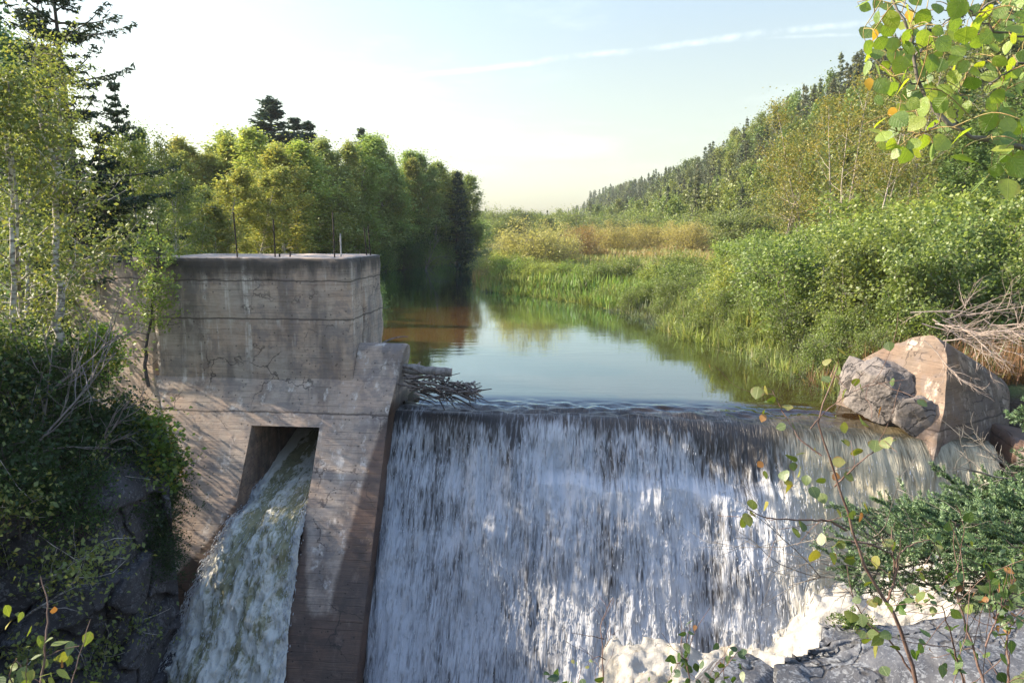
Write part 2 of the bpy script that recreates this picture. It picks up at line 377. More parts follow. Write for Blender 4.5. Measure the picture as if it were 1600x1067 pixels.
def falls_mat():
    t = NT('falling_water'); uv = t.attr('flow').outputs['Vector']     # x along the crest, y down the flow
    cov = t.attr('foam').outputs['Fac']; cream = t.attr('cream').outputs['Fac']
    n1 = t.noise(t.scale(uv, (10, 1.1, 1)), 1., 5, .66, .6); n2 = t.noise(t.scale(uv, (30, 2.2, 1)), 1., 3, .6, .6); n3 = t.noise(t.scale(uv, (2.6, .7, 1)), 1., 3, .55)
    def lace(sx, sy, off):
        a = t.noise(t.n('ShaderNodeMapping', {'Vector': uv, 'Scale': (sx, sy, 1), 'Location': (off, off * .7, 0)}).outputs[0], 1., 2, .5, .9)
        return t.math('SUBTRACT', 1., t.math('ABSOLUTE', t.math('MULTIPLY', t.math('SUBTRACT', a, .5), 5.)), clamp=True)
    l1 = lace(6.5, .9, 3.); l2 = lace(13, 1.7, 11.)
    n = t.math('ADD', t.math('ADD', t.math('MULTIPLY', n1, .42), t.math('MULTIPLY', n2, .38)), t.math('MULTIPLY', n3, .20))
    n = t.math('ADD', t.math('MULTIPLY', n, .80), t.math('ADD', t.math('MULTIPLY', l1, .11), t.math('MULTIPLY', l2, .10)))
    th = t.math('SUBTRACT', .70, t.math('MULTIPLY', cov, .36))
    f = t.n('ShaderNodeMapRange', {'Value': t.math('SUBTRACT', n, th), 'From Min': -.08, 'From Max': .14}).outputs[0]
    b = t.n('ShaderNodeBump', {'Height': n, 'Strength': .8, 'Distance': .10})
    white = t.mix(cream, (.43, .445, .47), (.35, .315, .215)); deep = t.mix(cream, (.034, .031, .030), (.11, .088, .048))
    foam = t.n('ShaderNodeBsdfPrincipled', {'Base Color': white, 'Roughness': .45, 'Normal': b})
    thin = t.n('ShaderNodeBsdfPrincipled', {'Base Color': deep, 'Roughness': .3, 'Specular IOR Level': .3, 'Normal': b})
    sh = t.n('ShaderNodeMixShader', {0: f, 1: thin, 2: foam})
    pl = t.attr('pool').outputs['Fac']
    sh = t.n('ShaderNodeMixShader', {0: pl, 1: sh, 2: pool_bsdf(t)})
    return t.out(sh)
M['falls'] = falls_mat()
def foam_mat(name, cw, cd, sc_=(1, 1, 1), s=3., lo=.40, hi=.58, flow=False, bump=.6, sss=0., fine=0.):
    t = NT(name); v = t.attr('flow').outputs['Vector'] if flow else t.n('ShaderNodeTexCoord').outputs['Object']
    v2 = t.scale(v, sc_)
    n1 = t.noise(v2, s, 6, .66, .9); n2 = t.noise(v2, s * 3.1, 4, .6, .6)
    n = t.math('ADD', t.math('MULTIPLY', n1, .65), t.math('MULTIPLY', n2, .35))
    if flow: n = t.math('ADD', n, t.math('MULTIPLY', t.math('SUBTRACT', t.attr('foam').outputs['Fac'], .5), .30))
    if fine: n = t.math('ADD', t.math('MULTIPLY', n, 1 - fine), t.math('MULTIPLY', t.noise(v2, 26., 4, .7), fine))
    f = t.step(lo, hi, n)
    b = t.n('ShaderNodeBump', {'Height': n, 'Strength': bump, 'Distance': .12})
    return t.out(t.n('ShaderNodeBsdfPrincipled', {'Base Color': t.mix(f, cd, cw), 'Roughness': t.math('ADD', .2, t.math('MULTIPLY', f, .4)), 'Normal': b}))
M['foam'] = foam_mat('churned_foam', (.36, .345, .305), (.27, .235, .175), (1, 1, 1), 1.6, .36, .56, bump=.6, fine=.22)
M['jet'] = foam_mat('jet_water', (.60, .60, .54), (.24, .235, .14), (1.0, .40, 1), 4.2, .45, .58, True, 1.)
M['drop'] = foam_mat('white_strand', (.50, .52, .54), (.42, .45, .48), (1, 1, 1), 2., .3, .6, False, .1)

# ------------------------------------------------------------------ camera, light, world
cam = bpy.data.cameras.new('camera'); co = bpy.data.objects.new('camera', cam); C.objects.link(co)
cam.sensor_width = 36; cam.lens = FPX * 36 / 1600; cam.clip_end = 4000; cam.clip_start = .05
co.location = (0, 0, CAMH); co.rotation_euler = (math.pi / 2 - PITCH, 0, 0); sc.camera = co
SUN_EL = math.radians(29); SUN_AZ = math.atan2(-.97, .22)          # azimuth from +Y towards +X
sd = np.array([math.sin(SUN_AZ) * math.cos(SUN_EL), math.cos(SUN_AZ) * math.cos(SUN_EL), math.sin(SUN_EL)])
sl = bpy.data.lights.new('sun', 'SUN'); so = bpy.data.objects.new('sun', sl); C.objects.link(so)
sl.energy = 3.6; sl.angle = math.radians(.5); sl.color = (1, .86, .68)
so.rotation_euler = Vector(tuple(-sd)).to_track_quat('-Z', 'Y').to_euler()
wd = bpy.data.worlds.new('World'); sc.world = wd; wd.use_nodes = True
def build_world():
    t = NT('', wd)
    d = t.n('ShaderNodeTexCoord').outputs['Generated']
    sky = t.n('ShaderNodeTexSky', sky_type='NISHITA', sun_disc=False)
    sky.sun_elevation = SUN_EL; sky.sun_rotation = SUN_AZ; sky.air_density = 1.0; sky.dust_density = 1.6; sky.ozone_density = 1.0; sky.altitude = 100
    z = t.n('ShaderNodeSeparateXYZ', {0: d}).outputs[2]
    hz = t.step(.75, .05, z)
    grey = t.n('ShaderNodeHueSaturation', {'Color': sky.outputs[0], 'Saturation': .5, 'Value': 1.0}).outputs[0]
    grey = t.mix(1., grey, t.mix(t.step(.42, .02, z), (.27, .282, .232), (.42, .415, .335)), 'MULTIPLY')
    col = t.mix(hz, sky.outputs[0], grey)
    # thin cirrus and one old vapour trail
    def trail(a, b, wid, x0, x1, s):
        r1, r2 = ray(*a), ray(*b); nrm = np.cross(r1, r2); nrm /= np.linalg.norm(nrm)
        dn = t.n('ShaderNodeVectorMath', {0: d, 1: tuple(nrm)}, operation='DOT_PRODUCT').outputs['Value']
        dn = t.math('ADD', dn, t.math('MULTIPLY', t.math('SUBTRACT', t.noise(d, 9, 4), .5), .012))
        x = t.n('ShaderNodeSeparateXYZ', {0: d}).outputs[0]
        band = t.step(wid, 0., t.math('ABSOLUTE', dn))
        ends = t.math('MULTIPLY', t.step(x0 - .12, x0 + .12, x), t.step(x1 + .05, x1 - .05, x))
        return t.math('MULTIPLY', t.math('MULTIPLY', band, ends), t.math('MULTIPLY', t.step(.3, .7, t.noise(d, 22, 5, .7)), s))
    c = trail((520, 137), (1330, 37), .0055, -.10, .40, .08)
    c = t.math('ADD', c, trail((1200, 62), (1345, 52), .003, .28, .42, .05))
    wisp = t.math('MULTIPLY', t.step(.5, .8, t.noise(t.scale(d, (2.2, 2.2, 9)), 1.6, 5, .6, .4)), .05)
    c = t.math('ADD', c, wisp, clamp=True)
    col = t.mix(c, col, (9, 9, 8.4))
    bg = t.n('ShaderNodeBackground', {'Color': col, 'Strength': .15})
    o = t.t.nodes.new('ShaderNodeOutputWorld'); t.L.new(bg.outputs[0], o.inputs[0])
build_world()
sc.view_settings.view_transform = 'Standard'; sc.view_settings.look = 'None'; sc.view_settings.gamma = 1; sc.view_settings.exposure = 1.92
sc.cycles.max_bounces = 6; sc.cycles.diffuse_bounces = 3; sc.cycles.glossy_bounces = 3; sc.cycles.transmission_bounces = 4
sc.cycles.use_denoising = True

# ------------------------------------------------------------------ ground
LB = np.array([(18, -13.5), (24, -14.5), (40, -16), (60, -16), (80, -13.9), (95, -9.5), (106, -5.3), (116, -.5), (130, 7), (150, 22), (400, 22)])
RB = np.array([(10, 10.2), (19, 10.0), (22.9, 10.7), (25.9, 9.9), (29.4, 9.7), (31.7, 8.6), (40, 7.6), (47, 5.7), (52, 2.2), (56.6, -1.6), (66, -2.8), (75, -3.0), (90, -1.2), (102, 3), (116, 12), (126, 24), (400, 24)])
def hill(x, y):
    ys = [0, 60, 100, 150, 350, 600, 720, 900]
    top = np.interp(y, ys, [14, 18, 23, 27, 24, 20, 8, 2]); xf = np.interp(y, ys, [26, 28, 32, 36, 36, 26, 20, 0]); xr = np.interp(y, ys, [66, 64, 66, 72, 92, 68, 50, 40])
    return top * sm(xf, xr, x)
def ground_z(x, y):
    x = np.asarray(x, float); y = np.asarray(y, float)
    u, w = to_loc(x, y); n = fbm(np.stack([x * .35, y * .35, x * 0], -1).reshape(-1, 3), 3).reshape(x.shape) - .5
    lb = np.interp(y, LB[:, 0], LB[:, 1]); rb = np.interp(y, RB[:, 0], RB[:, 1])
    dl = lb - x; dr = x - rb
    zu = np.full(x.shape, -1.6)
    zu = np.where(dl > -1.5, -1.6 + 2.7 * sm(-1.5, 2.5, dl) + .035 * np.clip(dl, 0, 60), zu)
    zr = -1.6 + 2.1 * sm(-1.2, 1.2, dr) + .02 * np.clip(dr, 0, 20)
    zu = np.where(dr > -1.2, np.maximum(zu, zr + hill(x, y)), zu) + n * .35
    # gorge below the dam
    ul = np.interp(w, [-14, -12, -7, -3.5, -2, 0, 2], [-3.5, -4.3, -5.4, -5.8, -6.0, -7.1, -7.4])
    ur = np.interp(w, [-18, -16.5, -12, -8, -4, 0, 2], [2.6, 3.0, 5.2, 8.2, 13.2, 16.4, 16.6])
    zd = np.full(x.shape, -7.4)
    a = ul - u; zl = -7.4 + np.clip(a, 0, 3.1) * 2.15 + np.clip(a - 3.1, 0, 40) * .20
    b = u - ur; zr2 = -7.4 + np.clip(b, 0, 3.2) * 2.3 + np.clip(b - 3.2, 0, 40) * .25
    zd = np.maximum(np.maximum(zd, zl), zr2) + n * .7
    led = 3.25 - np.clip(y - 1.35 + .25 * n, 0, 4) * 3.2
    zd = np.maximum(zd, np.where(y < 6, led, -9))
    return lerp(zd, zu, sm(.6, 2.4, w))
def gz(x, y): return float(ground_z(np.array([x]), np.array([y]))[0])
def axis_pts(segs):
    out = []
    for a, b, st in segs: out.append(np.arange(a, b, st))
    return np.concatenate(out + [[segs[-1][1]]])
gx = axis_pts([(-500, -120, 20), (-120, -40, 4), (-40, -18, .8), (-18, 20, .3), (20, 40, .8), (40, 140, 4), (140, 700, 28)])
gy = axis_pts([(-30, 0, 2), (0, 30, .3), (30, 60, .6), (60, 130, 1.5), (130, 300, 6), (300, 1000, 25)])
X, Y = np.meshgrid(gx, gy)
mb = MB(); mb.add(np.stack([X, Y, ground_z(X, Y)], -1), grid_faces(len(gy), len(gx)))
g = mb.obj('ground', M['ground'], smooth=True); g['kind'] = 'structure'

# pool: one sheet with a straight downstream edge where the curved sheet of the falls begins
pu = np.concatenate([np.linspace(-60, -1, 30), np.linspace(0, 18, 37), np.linspace(20, 110, 40)]); pw = np.concatenate([np.linspace(2.6, 30, 40), np.linspace(32, 420, 60)])
U, W = np.meshgrid(pu, pw); px_, py_ = to_world(U, W)
mb = MB(); mb.add(np.stack([px_, py_, U * 0], -1), grid_faces(len(pw), len(pu)))
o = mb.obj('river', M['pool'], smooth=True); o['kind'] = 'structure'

# ------------------------------------------------------------------ the dam
def dam_empty(name, label, cat):
    return thing(name, label, cat, (OX, OY, 0), -TH)
dam = dam_empty('concrete_dam', 'old board-marked concrete dam abutment with a sluice opening beside the waterfall', 'dam')
def chipped_box(bounds, res=.14, chip=.05, seed=0):
    (u0, u1), (w0, w1), (z0, z1) = bounds
    bm = bmesh.new(); bmesh.ops.create_cube(bm, size=1)
    for vv in bm.verts: vv.co = (lerp(u0, u1, vv.co.x + .5), lerp(w0, w1, vv.co.y + .5), lerp(z0, z1, vv.co.z + .5))
    for ax, (a, b) in enumerate(((u0, u1), (w0, w1), (z0, z1))):
        for c in np.arange(a + res, b - res * .5, res):
            no = [0, 0, 0]; no[ax] = 1; p = [0, 0, 0]; p[ax] = c
            bmesh.ops.bisect_plane(bm, geom=bm.verts[:] + bm.edges[:] + bm.faces[:], plane_co=p, plane_no=no)
    bm.verts.index_update()
    V = np.array([v.co[:] for v in bm.verts]); F = [[v.index for v in f.verts] for f in bm.faces]; bm.free()
    on = np.stack([np.minimum(np.abs(V[:, k] - b[0]), np.abs(V[:, k] - b[1])) < 1e-4 for k, b in enumerate(bounds)], 1)
    cen = np.array([(u0 + u1) / 2, (w0 + w1) / 2, (z0 + z1) / 2]); sgn = np.sign(cen - V)
    k = on.sum(1) >= 2
    n = fbm(V * 2.7, seed, 4); amt = .012 + chip * np.clip((n - .42) * 4, 0, 1.6) ** 2
    V = V + sgn * on * (k * amt)[:, None]
    V = V + on * sgn * ((fbm(V * 1.3, seed + 9, 3) - .5) * .03)[:, None]
    return V, np.array([f for f in F if len(f) == 4])
mb = MB()
mb.add(*chipped_box(((-6.7, -1.02), (.26, 1.42), (.5, 4.13)), .14, .07, 1))
mb.add(*chipped_box(((-6.7, -1.0), (1.52, 3.4), (.2, 4.125)), .2, .06, 2))
mb.add(*chipped_box(((-6.7, -1.03), (1.421, 1.519), (2.3, 4.12)), .2, .02, 3))
mb.add(*chipped_box(((-6.7, -1.2), (1.421, 1.519), (.2, 2.29)), .3, .01, 4))
mb.obj('abutment_wall', M['concrete'], dam, attrs={'wet': np.zeros(mb.n)})
# sloping base with the sluice
SL0, SLK = .36, 1.64
zrows = np.unique(np.round(np.concatenate([np.arange(-7.4, -2.9, .12), np.linspace(-2.9, -.38, 22), np.linspace(-.38, .8, 11)]), 4))
def uL(z): return np.interp(z, [-7.4, -3.9, -1.64, .8], [-4.9, -5.1, -5.5, -6.8])
bands = [(lambda z: uL(z), lambda z: -3.66 + 0 * z, 16, 0), (lambda z: -3.66 + 0 * z, lambda z: -1.75 + 0 * z, 12, 1), (lambda z: -1.75 + 0 * z, lambda z: .10 + np.clip(z, 0, 9) * .14, 14, 0)]
def wetness(u, z):
    tong = np.minimum((u + 1.72) - np.interp(z, [-4.3, -3.6, -2.8, -2.], [.42, .24, .10, -.1]), np.interp(z, [-4.3, -3.6, -2.4, -1., -.2, .4], [-.78, -.70, -.50, -.24, -.02, .3]) - u)
    dry = np.minimum(tong, (z + 4.35) * .6)
    right = sm(.2, -.2, dry)
    left = sm(-.15, .12, u - np.interp(z, [-4.3, -3.6, -2.9, -2.3, -1.5], [-5.2, -4.75, -4.1, -3.75, -3.3]))
    left = np.maximum(left * sm(-1.7, -2.3, z), sm(-3.8, -4.05, z))
    return np.where(u > -2.6, right * np.where(u < -1.7, sm(-2.2, -2.7, z), 1), left) * sm(.6, -.5, z)
mb = MB(); wet = []
for f0, f1, n, hole in bands:
    tt = np.linspace(0, 1, n + 1); Z, Tt = np.meshgrid(zrows, tt, indexing='ij'); U = lerp(f0(Z), f1(Z), Tt); Wv = (Z - SL0) / SLK
    Pn = np.stack([U, Wv, Z], -1).reshape(-1, 3); rip = (fbm(Pn * 1.6, 21, 4) - .5) * .06
    V = Pn.copy(); V[:, 1] -= rip; F = grid_faces(len(zrows), n + 1)[:, ::-1]
    if hole:
        zc = Pn[F].mean(1)[:, 2]; F = F[(zc < -2.95) | (zc > -.38)]
    mb.add(V, F); wet.append(wetness(V[:, 0], V[:, 2]))
# the jambs, roof, floor and back of the tunnel
def quad_grid(a, b, c, d, n, m):
    s, q = np.meshgrid(np.linspace(0, 1, n), np.linspace(0, 1, m), indexing='ij'); s = s[..., None]; q = q[..., None]
    a, b, c, d = map(np.array, (a, b, c, d)); P = (a * (1 - q) + b * q) * (1 - s) + (d * (1 - q) + c * q) * s
    return P.reshape(-1, 3), grid_faces(n, m)
wt, wb = (-.38 - SL0) / SLK, (-2.95 - SL0) / SLK; ze, we = -.5, 6.
for uu in (-3.66, -1.75):
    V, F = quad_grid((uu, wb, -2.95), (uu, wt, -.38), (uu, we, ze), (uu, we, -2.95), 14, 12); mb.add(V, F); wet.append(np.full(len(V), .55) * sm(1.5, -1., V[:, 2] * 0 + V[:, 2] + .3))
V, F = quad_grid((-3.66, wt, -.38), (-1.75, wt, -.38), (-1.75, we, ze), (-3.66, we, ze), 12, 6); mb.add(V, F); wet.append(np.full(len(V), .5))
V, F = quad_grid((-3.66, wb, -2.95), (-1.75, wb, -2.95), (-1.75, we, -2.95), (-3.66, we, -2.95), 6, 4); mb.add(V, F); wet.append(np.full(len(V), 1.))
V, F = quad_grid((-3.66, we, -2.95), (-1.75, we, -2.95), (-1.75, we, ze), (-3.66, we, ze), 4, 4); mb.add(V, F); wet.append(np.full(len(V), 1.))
# side cheeks of the base and its back
for uf, sgn in ((lambda z: .10 + np.clip(z, 0, 9) * .14, 1), (uL, -1)):
    q = np.linspace(0, 1, 14); Z, Q = np.meshgrid(zrows, q, indexing='ij'); Wv = lerp((Z - SL0) / SLK, 3.2, Q)
    if sgn == 1: keep = None
    V = np.stack([uf(Z) + 0 * Q, Wv, Z], -1).reshape(-1, 3); V[:, 0] += (fbm(V * 2, 5, 3) - .5) * .05 * (Q.ravel() > 0)
    mb.add(V, grid_faces(len(zrows), 14)); wet.append(sm(.4, -.2, V[:, 2]))
V, F = quad_grid((-6.8, .27, .8), (.2, .27, .8), (.2, 3.3, .8), (-6.8, 3.3, .8), 4, 4); V[:, 2] = .49; mb.add(V, F); wet.append(np.zeros(len(V)))
mb.obj('sluice_base', M['concrete'], dam, attrs={'wet': np.concatenate(wet)})
# pier: the slope carries on upward and rounds over
prof = [(.18, .655), (.45, 1.098), (.62, 1.37), (.74, 1.55), (.86, 1.66), (1.0, 1.72), (1.2, 1.70), (1.42, 1.60), (1.55, 1.40), (1.6, 1.0), (1.62, .2), (1.62, -1.)]
prof = smooth_line([(0, a, b) for a, b in prof], 34)[:, 1:]
mb = MB(); n = 14
rows = []
for w_, z_ in prof:
    ul = -1.015; ur = .185 + (z_ - .6) * .16 if z_ > .6 else .185
    ur -= .18 * max(0, w_ - 1.0) * 0
    rows.append([(lerp(ul, ur, q), w_, z_) for q in np.linspace(0, 1, n)])
V = np.array(rows).reshape(-1, 3); V[:, 1] -= (fbm(V * 1.6, 21, 4) - .5) * .06
Vg = V.reshape(len(prof), n, 3); chipn = np.clip((fbm(Vg[:, -1] * 3, 31, 3) - .45) * 4, 0, 1.5)
Vg[:, -1, 0] -= .02 + .05 * chipn; Vg[:, -1, 1] += .02; Vg[:, -1, 2] -= .03
mb.add(Vg.reshape(-1, 3), grid_faces(len(prof), n)[:, ::-1])
side = Vg[:, -1]; low = side.copy(); low[:, 2] = .0; low[:, 1] = np.linspace(-.25, 1.62, len(prof)); low[:, 0] = side[:, 0].min()
S = np.stack([lerp(side, low, q) for q in np.linspace(0, 1, 10)], 1)
S[:, 1:, 0] += (fbm(S[:, 1:].reshape(-1, 3) * 2.2, 8, 3).reshape(len(prof), 9) - .5) * .06
mb.add(S.reshape(-1, 3), grid_faces(len(prof), 10)[:, ::-1])
mb.obj('pier', M['concrete'], dam, attrs={'wet': sm(.55, .1, np.concatenate(mb.V)[:, 2]) * .8}, smooth=False)
# wing wall running into the left bank
mb = MB(); V, F = chipped_box(((-4.2, 0), (0, .7), (-1.6, 4.1)), .16, .10, 12)
a = math.radians(155); ca, sa = math.cos(math.radians(-22)), math.sin(math.radians(-22))
V2 = V.copy(); V2[:, 0] = -6.72 + V[:, 0] * ca - V[:, 1] * sa; V2[:, 1] = .42 + V[:, 0] * sa + V[:, 1] * ca
mb.add(V2, F); mb.obj('wing_wall', M['concrete'], dam, attrs={'wet': np.zeros(mb.n)})

# bars standing in the top of the wall
def post(px, y0, y1, wbase, r, mat, name, label, lean=0.):
    rr = ray(px, y1); a_ = rr[0] * ST + rr[1] * CT; b_ = -OX * ST - OY * CT; tt = (wbase - b_) / a_
    P = rr * tt; X0, Y0 = P[0], P[1]; zt = CAMH + ray(px, y0)[2] / ray(px, y0)[1] * Y0; zb = 4.08
    mb = MB(); L = zt - zb; r = r * .78
    pts = [(lean * s * L, .3 * lean * s * L, s * L) for s in np.linspace(0, 1, 6)]
    mb.add(*tube(pts, r, 8)); k = 8
    V, F = tube([(0, 0, .0), (0, 0, .045)], r * 1.7, 8); mb.add(V, F)
    V, F = tube([(lean * L, .3 * lean * L, L - .002), (lean * L, .3 * lean * L, L + .012)], [r * 1.02, r * .6], 8); mb.add(V, F)
    ob = mb.obj(name, mat); ob.location = (X0, Y0, zb); tag(ob, label, 'post', 'steel bars standing on the dam wall')
post(251, 350, 402, .6, .022, M['rust'], 'steel_bar', 'thin dark steel bar on the dam top, nearest the left bank', -.02)
post(371, 332, 402, .5, .028, M['rust'], 'steel_bar', 'tall dark steel bar alone on the dam top, above the sluice opening', -.03)
post(430, 343, 402, .6, .026, M['rust'], 'steel_bar', 'dark steel bar on the dam top just left of two short stubs', 0)
post(523, 332, 402, .5, .026, M['rust'], 'steel_bar', 'dark steel bar on the dam top beside a shorter pale bar', -.01)
post(533, 366, 401, 1.2, .028, M['pale_steel'], 'steel_bar', 'shorter pale grey bar on the dam top, the only pale one', 0)
post(573, 356, 399, 2.5, .024, M['rust'], 'steel_bar', 'left bar of the close leaning pair at the dam end', -.06)
post(579, 352, 399, 2.6, .024, M['rust'], 'steel_bar', 'right bar of the close leaning pair at the dam end', -.05)
post(437, 397, 402, .6, .03, M['rust'], 'steel_stub', 'very short cut-off bar stub, left one of two on the dam top', 0)
post(453, 394, 402, .8, .03, M['rust'], 'steel_stub', 'short cut-off bar stub, right one of two on the dam top', .1)

# ------------------------------------------------------------------ waterfall
nu, u0, u1 = 640, .02, 15.45
us = np.linspace(u0, u1, nu)
lip = np.interp(us, [0, 5, 8.5, 11, 15.5], [.50, .55, .42, .10, -.30]); lipz = np.interp(us, [0, 2, 9, 11, 15.5], [-.10, -.12, -.14, -.20, -.40])
par = []
for s in np.linspace(0, 1, 46): par.append(('a', s))                 # from the pool to the lip
for s in np.linspace(0, 1, 14)[1:]: par.append(('b', s))             # rounding over
for s in np.linspace(0, 1, 190)[1:]: par.append(('c', s))            # down the face
rows = []; flow = []; q_ = np.zeros(nu); prev = None
for k, s in par:
    if k == 'a': w = lerp(np.full(nu, 2.6), lip + .12, s); z = lipz * sm(.25, 1., s) * (s ** 1.2) ; z = lipz * sm(.15, 1.05, s)
    elif k == 'b': x = s * .46; w = lip + .12 - x; z = lipz * sm(.15, 1.05, 1.) - 1.64 * x * x / .92
    else: d = s * 7.2; w = lip - .34 - d / 1.64 ; z = lipz * sm(.15, 1.05, 1.) - 1.64 * .23 - d
    cur = np.stack([us, w, z + 0 * us], -1)
    if prev is not None: q_ = q_ + np.linalg.norm(cur - prev, axis=1)
    rows.append(cur); flow.append(np.stack([us, q_, 0 * us], -1)); prev = cur
V = np.concatenate(rows); FL = np.concatenate(flow); nr = len(par)
U_, Q = FL[:, 0], FL[:, 1]; Zd = -V[:, 2]
isa = np.repeat(np.array([1. if k == 'a' else 0. for k, s in par]), nu); sa_ = np.repeat(np.array([s if k == 'a' else 1. for k, s in par]), nu)
# ripples before the lip
rm = sm(.35, .75, sa_) * isa
edge = np.minimum(sm(.3, 2.2, U_), 1)
rip = (fbm(np.stack([U_ * 2.2 + V[:, 1], (V[:, 1]) * 4.5, 0 * U_], -1), 4, 5) - .5) * .20 * sm(.25, .8, sa_) + (np.sin((U_ * .8 + V[:, 1] * 5 + 2.2 * fbm(np.stack([U_, V[:, 1], 0 * U_], -1), 6, 2)) * 2.2)) * .012 * sm(.3, .7, sa_)
V[:, 2] += rip * isa * sm(2.55, 2.2, V[:, 1])
bmask = (1 - isa)
# lumpy face
lump = (fbm(np.stack([U_ * 1.1, Q * .55, 0 * U_], -1), 11, 3) - .5) * .5 + (fbm(np.stack([U_ * 5.5, Q * 1.3, 0 * U_], -1), 12, 3) - .5) * .22
step_ = .30 * sm(1.45, 1.7, Zd + .25 * (vnoise(np.stack([U_ * 1.2, 0 * U_, 0 * U_], -1), 3) - .5)) * sm(3.5, 5, U_) * sm(12, 10.5, U_)
face = sm(.25, 1.1, Zd)
V[:, 1] -= (lump * face + step_) * bmask; V[:, 2] += lump * .2 * face * bmask
ridge = (fbm(np.stack([U_ * 3.2, Q * .35, 0 * U_], -1), 15, 3) - .5) * .10 * sm(.0, .3, Zd - .1)
V[:, 1] -= ridge * bmask
cov = .15 + .12 * sm(.22, .5, Zd) + .36 * sm(.40, 1.6, Zd)
cov += .10 * sm(2.2, 5.5, Zd)
cov += (fbm(np.stack([U_ * 1.5, Q * .22, 0 * U_], -1), 13, 4) - .5) * .85 * sm(.05, .6, Zd)
for zb_, sd2 in ((.75, 1), (2.9, 2), (4.1, 3)):
    cov += .22 * np.exp(-((Zd - zb_ - .35 * (vnoise(np.stack([U_ * .9, 0 * U_, 0 * U_], -1), 30 + sd2) - .5)) / .22) ** 2) * sm(.45, .6, vnoise(np.stack([U_ * .8 + 9, 0 * U_, 0 * U_], -1), 40 + sd2))
cov += .45 * np.exp(-((U_ - 4.45) / .55) ** 2) * sm(.12, .4, Zd) * sm(3.2, 1.2, Zd)
cov += .38 * np.exp(-((Zd - 1.85 - .15 * np.sin(U_ * 2.1)) / .28) ** 2) * sm(4., 5.5, U_) * sm(11.5, 9.8, U_)
cov += .14 * sm(.15, .4, Zd) * sm(2.2, 1.0, U_) 
cov -= .20 * sm(8.6, 9.6, U_) * sm(11.2, 10.3, U_) * sm(2.2, 1.2, Zd)
cov -= .30 * np.exp(-((U_ - 10.6) / .45) ** 2) * sm(3.0, 3.9, Zd)
cov -= .35 * sm(.45, .12, U_) 
crm = sm(9.6, 11.2, U_ + .5 * (vnoise(np.stack([U_ * 2, Q * 1.5, 0 * U_], -1), 9) - .5))
cov += crm * .34 * sm(.15, .5, Zd)
cov = np.where(isa > 0, .02 + .25 * sm(.7, 1., sa_) * sm(1.6, .5, U_) + .10 * sm(.86, 1., sa_), cov)
pool = np.where(isa > 0, sm(.97, .55, sa_ + .2 * (vnoise(np.stack([U_ * 1.5, V[:, 1] * 3, 0 * U_], -1), 5) - .5)), 0.)
mb = MB(); mb.add(V, grid_faces(nr, nu)[:, ::-1])
fo = mb.obj('waterfall', M['falls'], smooth=True, attrs={'flow': FL, 'foam': np.clip(cov, 0, 1.1), 'pool': pool, 'cream': crm})
fo['kind'] = 'structure'; fo.location = (OX, OY, 0); fo.rotation_euler = (0, 0, -TH)
# loose strands and drops of white water leaping off the face
Vg = V.reshape(nr, nu, 3); covg = cov.reshape(nr, nu); rng = np.random.default_rng(5)
N = 15000
ri = rng.integers(62, nr - 2, N); ci = rng.integers(3, nu - 2, N); keep = rng.random(N) < np.clip(covg[ri, ci] * 1.1 - .12, 0, .95) * np.interp(ci / nu, [0, .68, .75, 1], [1, 1, .35, .2])
ri, ci = ri[keep], ci[keep]; P = Vg[ri, ci].copy(); n = len(P)
P[:, 1] -= rng.uniform(.01, .11, n) ; P[:, 0] += rng.normal(0, .02, n)
L = rng.gamma(1.3, .085, n) + .02; Wd = rng.uniform(.004, .011, n)
D = norm(np.stack([rng.normal(0, .10, n), -.50 + rng.normal(0, .08, n), -np.ones(n)], 1)); B1 = norm(np.cross(D, np.array([[0., 1, .2]]))); B2 = np.cross(D, B1)
Vd = np.stack([P - D * L[:, None] * .5, P + B1 * Wd[:, None], P + B2 * Wd[:, None], P - B1 * Wd[:, None], P - B2 * Wd[:, None], P + D * L[:, None] * .5], 1).reshape(-1, 3)
tri = np.array([(0, 1, 2), (0, 2, 3), (0, 3, 4), (0, 4, 1), (5, 2, 1), (5, 3, 2), (5, 4, 3), (5, 1, 4)])
mb = MB(); mb.add(Vd, (tri[None] + (np.arange(n) * 6)[:, None, None]).reshape(-1, 3))
o = mb.obj('water_spray', M['drop'], smooth=True); o['kind'] = 'stuff'; tag(o, 'white strands and drops of water leaping off the waterfall face', 'spray'); o.location = fo.location; o.rotation_euler = fo.rotation_euler

# jet out of the sluice
def slope_uw(x, y, c):
    r = ray(x, y); a_ = r[0] * ST + r[1] * CT; b_ = -OX * ST - OY * CT; tt = (c + SLK * b_ - CAMH) / (r[2] - SLK * a_)
    X0, Y0 = r[0] * tt, r[1] * tt; u, w = to_loc(X0, Y0); return u, w, CAMH + r[2] * tt
Lr = [(-3.64, 4., -1.1), (-3.64, 2.5, -1.3), (-3.64, 1., -1.72), (-3.64, -.4, -2.15), (-3.64, -1.75, -2.62)] + [slope_uw(x, y, SL0 + .12) for x, y in ((343, 850), (318, 893), (300, 940), (283, 990), (225, 1067), (170, 1120))]
Rr = [(-1.77, 4., -1.1), (-1.77, 2.5, -1.3), (-1.77, 1., -1.70), (-1.77, -.4, -2.0), (-1.77, -1.55, -2.45)] + [slope_uw(x, y, SL0 + .12) for x, y in ((470, 850), (463, 893), (455, 940), (450, 990), (446, 1067), (444, 1120))]
nj, mj = 220, 120
Lr, Rr = smooth_line(Lr, nj), smooth_line(Rr, nj)
q = np.linspace(0, 1, mj); J = Lr[:, None] * (1 - q[None, :, None]) + Rr[:, None] * q[None, :, None]
fr = np.linspace(0, 1, nj)[:, None]; bul = np.sin(np.pi * q)[None] ** .7 * sm(.30, .6, fr) * .42
J[:, :, 1] -= bul; J[:, :, 2] += bul * .35
